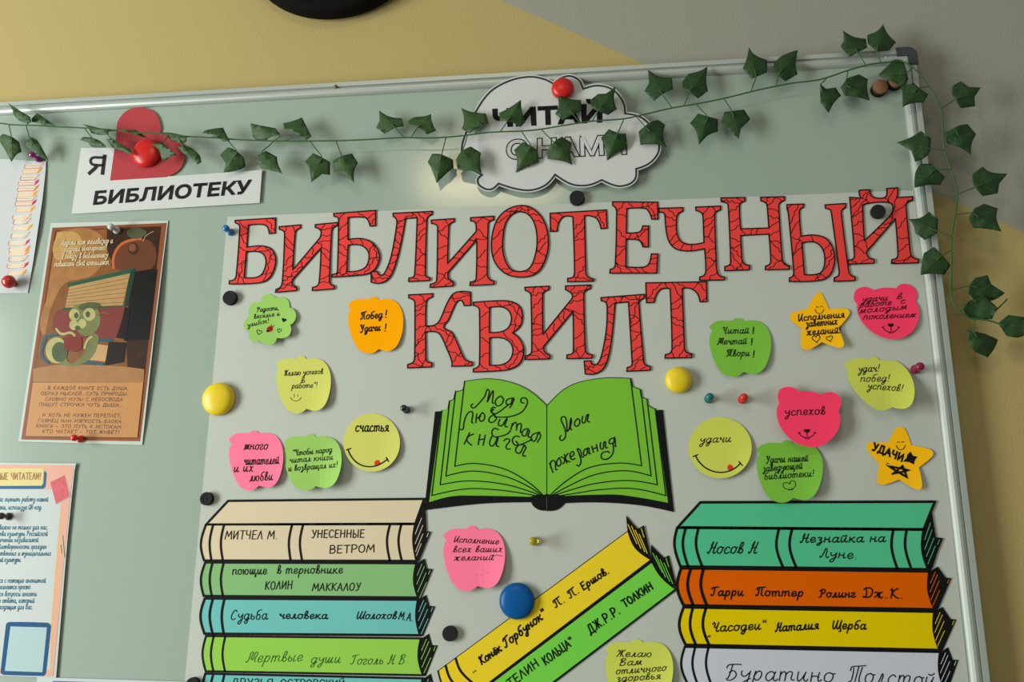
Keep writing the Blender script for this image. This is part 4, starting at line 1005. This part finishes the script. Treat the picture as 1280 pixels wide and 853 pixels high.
    for (s, x0, y0, x1, y1) in (('Надоел нам телевизор и', 216, 104, 400, 96), ('надоел Интернет!', 228, 128, 378, 120), ('Я пойду в библиотеку', 216, 152, 382, 147), ('повышать свой интеллект.', 192, 180, 390, 172)):
        write(p, s, q(x0, y0), q(x1, y1), 4.0, .7, tw, .3, 'cur', .1, L[0])
    for (s, x0, y0, x1, y1) in (('…В каждой книге есть душа,', 155, 617, 458, 619), ('Образ мыслей, суть природы.', 145, 637, 456, 638), ('Словно Музы с небосвода', 160, 657, 436, 658), ('Пишут строчки чуть дыша…', 138, 676, 436, 678),
                                ('И хоть не нужен переплёт,', 150, 713, 432, 716), ('Глянец или мягкость блока.', 135, 733, 438, 737), ('Книга - это путь к истокам,', 128, 752, 436, 756), ('Кто читает - тот живёт!', 150, 771, 424, 775)):
        write(p, s, q(x0, y0), q(x1, y1), 4.0, .6, td, .2, 'print', .1, L[0])
    tag(p.done(), 'glossy laminated brown poster with a painted bookworm among old books and verses', 'poster')
build_bookworm_poster()

def build_flyer():
    f6 = fr((0, 570), 5.69); f7 = fr((0, 710), 5.964)
    p = Paper('flyer', lambda x, y: HB + .0006 + .002 * (max(0.0, x + 90) / 185.0) ** 2)
    p.slab([pth("-70,575 ~-20,578 95,579.5 93,590 84.5,672 70,848 -80,842")], mat('flyer_laminate', (204, 212, 208), .2), .0004, grid=16)
    peach = mat('flyer_peach', (230, 172, 148), .35, noise=.06, nscale=30)
    p.fill([[(-60, 581), (92, 582), (82, 680), (66.5, 846), (-75, 840)]], peach, .0002, grid=20)
    p.fill([[(-60, 612), (68, 612), (76, 630), (71, 690), (63.5, 781), (64.5, 838), (-75, 834)]], mat('flyer_white', (202, 208, 206), .3), .00024, grid=20)
    p.ink([(76, 640), (72, 690), (64, 782), (63, 838)], 1.6, mat('flyer_gold', (232, 186, 104), .4), .00026)
    p.fill([pth("-60,590 57,589.5 58.5,593 57,608.5 54,611.5 -60,611.5")], mat('flyer_blue', (30, 100, 140), .5), .0003, grid=14)
    p.fill([pth("-60,586.5 55,585.5 54,604.5 52,607.5 -60,608")], mat('flyer_yellow', (226, 208, 138), .35), .00036, grid=14)
    write(p, 'уважаемые читатели!', (-33, 600), (51.5, 599.5), 8.2, .8, mat('flyer_brown', (176, 104, 60), .5), .05, 'print', .05, .00055)
    p.fill([[f6(356, 190), f6(462, 136), f6(508, 290), f6(402, 352)]], mat('flyer_frame', (172, 178, 176), .4), .00028)
    p.fill([[f6(358, 188), f6(460, 138), f6(497, 290), f6(398, 344)]], mat('flyer_pink', (214, 92, 100), .4, noise=.3, nscale=260), .0003)
    gr = mat('flyer_green', (60, 112, 70), .5)
    p.ink([f6(447, 568), f6(460, 720)], .9, gr, .0003); p.ink([f6(434, 635), f6(440, 695)], .9, gr, .0003)
    tx = mat('flyer_teal_text', (44, 108, 130), .5)
    for (s, x0, y, x1) in (('Просим Вас оценить работу нашей', -130, 325, 342), ('библиотеки, используя QR-код.', -120, 382, 300), ('Это мнение важно не только для нас,', -170, 524, 340), ('но и для Министерства культуры Российской', -280, 570, 338), ('в обеспечении независимой', -100, 614, 272), ('оценки удовлетворенности граждан', -160, 662, 330), ('качеством государственных и муниципальных', -270, 710, 362), ('организаций культуры.', -130, 755, 152)):
        write(p, s, f6(x0, y), f6(x1, y), 3.6, .75, tx, .15, 'cur', .05)
    for (s, x0, y, x1) in (('Оценка проводится с помощью анонимной', -250, 112, 340), ('анкеты и заполняется просто.', -170, 160, 232), ('Выберите на все вопросы анкеты', -220, 212, 272), ('тот вариант ответа, который', -180, 262, 255), ('является подходящим для Вас.', -190, 310, 245)):
        write(p, s, f7(x0, y), f7(x1, y), 3.8, .75, tx, .15, 'cur', .05)
    p.fill([pth("~50,415 ~75,405 355,410 ~380,430 ~380,455 345,780 ~330,805 ~305,808 25,800 ~5,785 ~5,765 42,440", 0, 710, 5.964)], mat('flyer_navy', (16, 84, 132), .6), .0003, grid=12)
    p.fill([[f7(78, 438), f7(350, 446), f7(316, 780), f7(36, 770)]], mat('flyer_pale', (176, 202, 204), .35), .00042, grid=12)
    tag(p.done(), 'laminated peach-bordered flyer with teal text and a blue rounded frame, lower left', 'flyer')
build_flyer()
p = Paper('paper_sheet', HB + .0016)
p.slab([[(46.5, 847), (246, 853), (240, 930), (36, 925)]], mat('sheet_gloss', (206, 214, 214), .3), .0004)
p.fill([[(66, 851.6), (232, 856.5), (230, 866), (65, 862)]], mat('sheet_blue', (92, 108, 160), .4), .0002)
tag(p.done(), 'white sheet with a blue heading bar, only its top edge in view below the flyer', 'poster')

# ------------------------------------------------------------------ magnets and pins
PX = lambda px, py, h, r: (U(px + r, py, h) - U(px - r, py, h)).length / 2
def flat_magnet(px, py, r, label, h=HS + .0005, m=None, th=.0055, ring=False):
    R_ = PX(px, py, h, r)
    o = lathe('magnet', px, py, h, [(0, 0), (R_, 0), (R_, th * .9), (R_ * .94, th)] + ([(R_ * .55, th), (R_ * .5, th * .9), (R_ * .2, th * .9), (R_ * .14, th)] if ring else []) + [(0, th)], m or mat('black_magnet', (40, 38, 40), 0.75, spec=.15))
    o.data.polygons.foreach_set('use_smooth', [False] * len(o.data.polygons))
    tag(o, label, 'magnet', 'small flat black magnets')
flat_magnet(289, 373.5, 8.6, 'flat black round magnet under the first red letter')
flat_magnet(260, 624, 7.8, 'flat black round magnet at the corner above the cream book', ring=True)
flat_magnet(563, 792, 9.2, 'flat black round magnet left of the slanted yellow book')
flat_magnet(721.5, 249, 9.4, 'flat black round magnet between cloud sign and headline')
flat_magnet(1096.5, 266, 9.2, 'flat black round magnet inside the last headline letter', HS + .0032)
flat_magnet(243, 856, 8.5, 'flat black round magnet at the bottom edge left of the lowest aqua book')
def dome(px, py, r, m, label, h=HS + .0005, d=.011, group=None):
    R_ = PX(px, py, h + d * .3, r)
    o = lathe('magnet', px, py, h, [(0, 0), (R_ * .93, 0), (R_, d * .14), (R_, d * .36), (R_ * .96, d * .55), (R_ * .84, d * .74), (R_ * .66, d * .87), (R_ * .42, d * .96), (R_ * .2, d * .995), (0, d)], m, seg=40)
    tag(o, label, 'magnet', group)
YM = mat('yellow_plastic', (246, 214, 34), 0.35, spec=.4); RM = mat('red_plastic', (214, 30, 24), 0.32, spec=.4); BM = mat('blue_plastic', (14, 92, 160), 0.3)
dome(274.5, 499.5, 19.8, YM, 'large yellow domed magnet on the left border of the sheet', group='domed magnets')
dome(848, 476, 16.8, YM, 'yellow domed magnet under the lower headline word', group='domed magnets')
dome(646.5, 751.5, 22, BM, 'large blue domed magnet on the edge of the slanted yellow book', h=HS + .0016, d=.009, group='domed magnets')
dome(185, 193, 17.5, RM, 'red domed magnet on the dull red heart', h=HB + .003, d=.012, group='domed magnets')
dome(703.5, 112.5, 14, RM, 'red domed magnet at the top of the cloud sign', h=HB + .0085, d=.011, group='domed magnets')
def wood_magnet(px, py, r, label):
    h = HB; R_ = PX(px, py, h, r)
    t = empty('wooden_magnet', U(px, py, h)); tag(t, label, 'magnet', 'wooden disc magnets')
    lathe('magnet_base', px, py, h, [(0, 0), (R_, 0), (R_, .006), (0, .006)], mat('black_magnet', (40, 38, 40), 0.75), t)
    lathe('wooden_disc', px, py, h, [(0, .0062), (R_, .0062), (R_, .0105), (R_ * .94, .0112), (0, .0112)], mat('wood', (136, 98, 70), 0.7, noise=.18, nscale=250), t)
wood_magnet(1097.3, 113.5, 9.8, 'round wooden magnet near the top right corner, fully visible')
wood_magnet(1117, 105.5, 9.6, 'round wooden magnet half hidden behind an ivy leaf at the top right')
def pin(px, py, m, label, s=1.0, h=HS + .0004, tilt=(0, 0), prof=None):
    b = prof or [(0, 0), (.0042, 0), (.0047, .0012), (.0047, .0032), (.0036, .0044), (.0024, .0062), (.0023, .0090), (.0030, .0112), (.0041, .0128), (.0043, .0155), (.0038, .0176), (.0022, .0188), (0, .0190)]
    o = lathe('push_pin', px, py, h, [(r * s, d * s) for r, d in b], m, tilt=tilt, seg=20)
    tag(o, label, 'push pin', 'plastic push pins on the board')
pl = lambda n, c, **k: mat(n, c, .18, spec=.6, **k)
pin(289, 291, pl('pin_blue', (16, 120, 186)), 'blue plastic push pin at the top left corner of the sheet')
pin(508.5, 513, pl('pin_black', (32, 32, 34)), 'black push pin left of the open book', .95)
pin(885.5, 499.5, pl('pin_teal', (0, 112, 108)), 'teal push pin, left of the red one, above the right smiley', 1.05)
pin(927.5, 500, pl('pin_red', (215, 36, 22)), 'red push pin beside the teal one above the right smiley', 1.05)
pin(1143.5, 462.5, pl('pin_magenta', (140, 12, 72)), 'maroon push pin at the right edge beside the lemon note', 1.1)
pin(668, 677, pl('pin_yellow', (232, 218, 40), trans=.55), 'clear yellow push pin right of the lower pink apple', 1.05)
pin(147, 289, pl('pin_clear', (226, 232, 228), trans=.25), 'clear push pin at the top of the bookworm poster', 1.0, HB + .0016)
pin(101.5, 549.5, pl('pin_scarlet', (226, 36, 16)), 'scarlet push pin at the foot of the bookworm poster', .95, HB + .0016)
pin(49, 199.5, pl('pin_purple', (142, 16, 112)), 'purple push pin under an ivy leaf at the top left', .95, HB + .002)
pin(12, 646, pl('pin_dark', (58, 46, 40)), 'dark brown push pin on the peach-bordered flyer', .95, HB + .001)
pin(18, 355.5, pl('pin_round_red', (200, 44, 40)), 'round red ball-headed pin on the sheet of printed book stacks', 1.0, HB + .001, prof=[(0, 0), (.004, 0), (.0045, .003), (.0068, .0055), (.0084, .009), (.0086, .0115), (.0074, .015), (.005, .0172), (.0025, .018), (0, .0182)])

# ------------------------------------------------------------------ ivy garland
def build_ivy():
    IV = mat('ivy_leaf', (48, 80, 34), 0.55, noise=.22, nscale=90, spec=.35); IV_SHADE = mat('ivy_leaf_shaded', (36, 70, 30), 0.55, noise=.22, nscale=90, spec=.35)  # same leaf twice: the darker copy paints in the weaker light towards the right
    VN = mat('ivy_vein', (76, 106, 46), 0.6); ST = mat('ivy_stem', (66, 104, 58), 0.6)
    R_ = (0, 80, 4.0); Q_ = (240, 80, 4.0); S_ = (540, 80, 4.0); T_ = (840, 20, 2.909); X_ = (1080, 20, 1.939)
    L = []
    def add(z, base, pts, tip): L.append((z, base, pts, tip))
    add(R_, (155, 283), "40,195 95,230 150,265 157,285 135,295 100,285 65,250 62,232", 0)
    add(R_, (210, 303), "158,272 185,246 215,265 288,318 250,305 210,298 160,290", 3)
    add(R_, (58, 370), "-2,385 -5,365 15,350 60,365 95,390 108,440 80,455 57,490 25,430", 7)
    add(R_, (148, 370), "125,390 155,366 185,380 210,420 243,487 200,460 150,435 130,415", 4)
    add(R_, (545, 335), "410,300 450,308 545,333 540,350 500,355 455,345 440,320", 0)
    add(R_, (463, 372), "400,380 415,365 455,368 500,385 532,415 490,418 455,412 440,392", 4)
    add(R_, (545, 362), "532,378 560,370 600,400 650,425 665,455 620,440 565,420", 4)
    add(R_, (610, 330), "615,330 680,330 740,372 700,362 660,348", 2)
    add(R_, (930, 362), "800,343 860,345 935,362 930,390 890,393 855,385 840,362", 0)
    add(R_, (822, 388), "757,400 790,395 820,405 885,455 850,462 835,480 810,482 795,430", 3)
    add(R_, (910, 405), "887,415 920,405 965,425 1000,460 1007,490 985,503 970,475 920,450", 5)
    add(R_, (1072, 362), "1010,345 1035,330 1115,318 1148,385 1115,388 1075,360", 3)
    add(R_, (1185, 440), "1100,455 1140,416 1175,430 1220,470 1228,510 1200,528 1117,543 1130,500", 6)
    add(Q_, (440, 362), "292,297 420,322 440,352 395,365 360,388 320,380 303,362", 0)
    add(Q_, (520, 362), "456,296 485,291 550,268 597,362 570,380 525,350 460,330", 3)
    add(Q_, (348, 445), "318,480 335,455 370,434 425,465 430,500 452,548 405,535 345,522", 5)
    add(Q_, (648, 465), "562,490 605,446 640,462 690,490 690,555 650,550 595,592 585,520", 6)
    add(Q_, (750, 465), "705,485 750,460 800,447 830,495 812,530 810,593 755,553 708,540", 5)
    add(Q_, (1018, 322), "935,232 985,262 1050,272 1058,312 1015,320 965,350 920,318 938,285", 0)
    add(Q_, (1122, 325), "1082,285 1110,267 1160,262 1195,250 1200,290 1220,333 1175,352 1135,320 1083,312", 3)
    add(S_, (48, 455), "-22,490 0,450 45,452 105,480 108,520 75,545 22,597 5,540", 6)
    add(S_, (155, 438), "118,480 150,435 195,413 245,445 240,490 250,553 200,535 130,530", 5)
    add(S_, (250, 312), "145,218 190,238 270,248 283,298 235,310 190,347 148,325 160,280", 0)
    add(S_, (375, 290), "445,178 450,240 468,290 440,315 395,290 340,285 335,245 385,220", 0)
    add(S_, (708, 255), "628,155 690,175 745,180 748,235 700,255 655,282 615,250 632,215", 0)
    add(S_, (833, 232), "918,113 910,180 925,225 880,255 830,235 795,215 792,180 830,150 870,148", 0)
    add(S_, (493, 408), "410,430 455,390 495,410 530,435 533,490 480,510 418,543 425,480", 6)
    add(S_, (605, 388), "570,445 610,390 650,363 700,395 690,440 703,505 650,485 578,475", 5)
    add(S_, (930, 345), "845,370 885,325 930,345 970,352 978,420 920,445 875,482 865,420", 6)
    add(S_, (1068, 315), "1032,340 1085,295 1130,280 1167,305 1155,355 1172,417 1110,400 1042,405", 5)
    add(S_, (1155, 158), "1080,28 1130,60 1200,70 1205,125 1155,150 1110,185 1063,135 1085,95", 0)
    add(T_, (62, 278), "130,183 125,235 131,272 95,300 60,275 38,265 37,240 60,210 100,200", 0)
    add(T_, (305, 222), "280,113 300,140 346,160 345,205 290,228 257,190 270,160", 0)
    add(T_, (388, 213), "458,123 450,175 457,212 412,237 372,205 370,172 400,145", 0)
    add(T_, (128, 366), "65,390 95,355 130,365 167,375 167,420 130,435 98,470 88,420", 6)
    add(T_, (218, 347), "178,390 190,350 220,345 262,340 285,375 250,410 243,447 200,410", 6)
    add(T_, (541, 250), "538,245 560,265 595,260 615,290 590,315 570,352 540,315", 5)
    add(T_, (632, 247), "612,260 640,225 680,212 713,230 710,265 719,308 675,295 630,290", 5)
    add(T_, (680, 140), "622,53 660,75 705,82 710,115 680,130 645,150 612,110 625,90", 0)
    add(T_, (745, 125), "768,30 785,65 815,95 790,125 745,130 712,100 710,68 745,55", 0)
    add(T_, (852, 208), "750,215 780,185 810,157 845,170 860,230 840,255 805,240 770,228", 0)
    add(T_, (895, 262), "835,255 880,243 900,262 932,285 915,315 870,318 838,332 838,285", 6)
    add(T_, (1028, 305), "1123,260 1100,295 1102,328 1050,335 1018,285 1020,255 1050,237 1080,258", 0)
    add(T_, (1025, 412), "993,430 1040,400 1075,393 1106,430 1090,465 1087,504 1050,480 1000,462", 5)
    add(T_, (930, 482), "818,460 870,440 905,418 942,445 940,490 920,515 885,530 870,490", 0)
    add(T_, (958, 558), "885,570 905,537 940,537 965,560 993,585 975,615 930,615 882,625", 7)
    add(T_, (1105, 622), "1220,573 1190,610 1185,645 1130,655 1098,615 1092,575 1130,548 1160,568", 0)
    add(T_, (1090, 717), "1077,735 1100,700 1135,683 1185,700 1180,735 1198,784 1150,775 1095,770", 5)
    add(T_, (958, 780), "860,738 900,735 935,712 968,740 965,790 920,815 885,790 880,765", 0)
    add(X_, (190, 580), "140,600 145,575 170,560 190,580 210,605 195,628 165,625 137,628", 7)
    add(X_, (255, 655), "255,655 270,635 300,628 308,650 342,672 310,690 270,690 252,672", 4)
    add(X_, (257, 690), "240,700 290,672 300,685 325,708 310,735 270,735 245,725", 3)
    add(X_, (328, 748), "325,745 350,725 388,730 400,755 388,775 370,780 345,775", 3)
    add(X_, (265, 762), "250,762 290,770 325,785 315,808 300,828 270,815 255,790", 4)
    HI = .034
    stem1 = [(-20, 153), (0, 154), (15, 156), (50, 157), (72, 158.5), (105, 160), (140, 162.5), (172, 166), (200, 167), (222, 170), (240, 171), (262, 172), (305, 175), (355, 176.3), (420, 176), (460, 174.5), (505, 172), (540, 172.5), (575, 170), (612, 165.5), (665, 163), (710, 156), (740, 151.5), (780, 148.5), (810, 142), (840, 135), (870, 130), (905, 123), (950, 112), (990, 104), (1025, 99.5), (1060, 88), (1090, 80), (1112, 77.5), (1122, 75), (1135, 80), (1147, 90), (1158, 104), (1170, 122), (1177, 140), (1178.5, 160), (1181, 188), (1187, 208), (1193, 225), (1196.5, 243), (1194, 268), (1189.5, 296), (1189.5, 330), (1188.5, 362), (1191, 377), (1200, 390), (1210, 397.5), (1222, 399), (1236, 401), (1252, 406)]
    root = empty('ivy_garland', U(600, 170, HI)); tag(root, 'green artificial ivy garland draped along the top and right side of the board', 'garland')
    spl = curve(stem1, [False] + [True] * (len(stem1) - 2) + [False], False, 4)
    def hst(x): return HI if x < 1130 else HI + .002
    # tubes
    def tube(paths, name, m):
        vs, fs = [], []
        for (pts, r) in paths:
            n = len(pts); b = len(vs); k = 6
            for i, c in enumerate(pts):
                t = (pts[min(n - 1, i + 1)] - pts[max(0, i - 1)]).normalized()
                e1 = t.cross(Vector((0, 1, 0))).normalized() if abs(t.y) < .99 else Vector((1, 0, 0)); e2 = t.cross(e1)
                for j in range(k): vs.append(c + (e1 * math.cos(2 * math.pi * j / k) + e2 * math.sin(2 * math.pi * j / k)) * r)
            for i in range(n - 1):
                for j in range(k): fs.append((b + i * k + j, b + i * k + (j + 1) % k, b + (i + 1) * k + (j + 1) % k, b + (i + 1) * k + j))
            fs.append(tuple(b + j for j in range(k))[::-1]); fs.append(tuple(b + (n - 1) * k + j for j in range(k)))
        o = link_mesh(name, vs, fs, None, [m], vs[0], root, True)
        bm = bmesh.new(); bm.from_mesh(o.data); bmesh.ops.recalc_face_normals(bm, faces=bm.faces); bm.to_mesh(o.data); bm.free()
        return o
    paths = [([U(x, y, hst(x)) for x, y in spl], .0010)]
    tw = curve([(1225, 399), (1240, 392), (1259, 374)], [False, True, False], False, 4); paths.append(([U(x, y, HI) for x, y in tw], .0008))
    rnd = random.Random(11)
    for (z, base, pts, tip) in L:
        P = [(z[0] + float(a) / z[2], z[1] + float(b) / z[2]) for a, b in (s.split(',') for s in pts.split())]
        n = len(P); sm = []
        for i in range(n):
            a, b, c = P[i - 1], P[i], P[(i + 1) % n]
            v1 = (a[0] - b[0], a[1] - b[1]); v2 = (c[0] - b[0], c[1] - b[1])
            cs = (v1[0] * v2[0] + v1[1] * v2[1]) / (math.hypot(*v1) * math.hypot(*v2) + 1e-9)
            sm.append(not (i == tip or cs > -.86))
        B = (z[0] + base[0] / z[2], z[1] + base[1] / z[2]); T = P[tip]
        ax = (T[0] - B[0], T[1] - B[1]); Ln = math.hypot(*ax) or 1; ax = (ax[0] / Ln, ax[1] / Ln)
        bend = rnd.uniform(.2, .4); dr = rnd.uniform(-.12, .25); h0 = HI + rnd.uniform(-.001, .004)
        def hf(x, y, B=B, ax=ax, bend=bend, dr=dr, h0=h0, Ln=Ln):
            u = (x - B[0]) * ax[0] + (y - B[1]) * ax[1]; v = -(x - B[0]) * ax[1] + (y - B[1]) * ax[0]
            return h0 + .001 - bend * .001 * (abs(v) * 1.05) - dr * .001 * u * u / 28.0 + .0006 * math.sin(u * .33 + 1.3)
        p = Paper('leaf', hf)
        poly = curve(P, sm, True, 5)
        p.slab([poly], IV if B[0] < 700 else IV_SHADE, .0004, grid=5)
        # veins
        vn = lambda a, b: p.ink(densify([a, b], 3), .5, VN, .0002, step=3)
        inb = lambda q: inside([poly], *q)
        e = (B[0] + ax[0] * Ln * .88, B[1] + ax[1] * Ln * .88)
        if inb((B[0] + ax[0] * Ln * .5, B[1] + ax[1] * Ln * .5)):
            vn((B[0] + ax[0] * Ln * .12, B[1] + ax[1] * Ln * .12), e)
            for (s, sd) in ((.15, 1), (.15, -1), (.42, 1), (.42, -1)):
                st = (B[0] + ax[0] * Ln * s, B[1] + ax[1] * Ln * s); ca, sa = math.cos(.85), math.sin(.85) * sd
                d = (ax[0] * ca - ax[1] * sa, ax[0] * sa + ax[1] * ca); t = 0
                while t < Ln * .55 and inb((st[0] + d[0] * (t + 2.5), st[1] + d[1] * (t + 2.5))): t += 1
                if t > 3: vn(st, (st[0] + d[0] * t, st[1] + d[1] * t))
        p.done(root, True)
        # petiole to the stem
        best = min(range(len(spl)), key=lambda i: (spl[i][0] - B[0]) ** 2 + (spl[i][1] - B[1]) ** 2)
        j = max(0, min(len(spl) - 1, best + (-1 if rnd.random() < .5 else 1)))
        s0 = spl[j]; k1 = (B[0] + ax[0] * Ln * .25, B[1] + ax[1] * Ln * .25)
        mid = ((s0[0] + B[0]) / 2, (s0[1] + B[1]) / 2 )
        cur = curve([s0, mid, B, k1], [False, True, True, False], False, 4)
        paths.append(([U(x, y, hst(s0[0]) + (hf(*B) + .0008 - hst(s0[0])) * i / (len(cur) - 1)) for i, (x, y) in enumerate(cur)], .0007))
    tube(paths, 'stem', ST)
build_ivy()
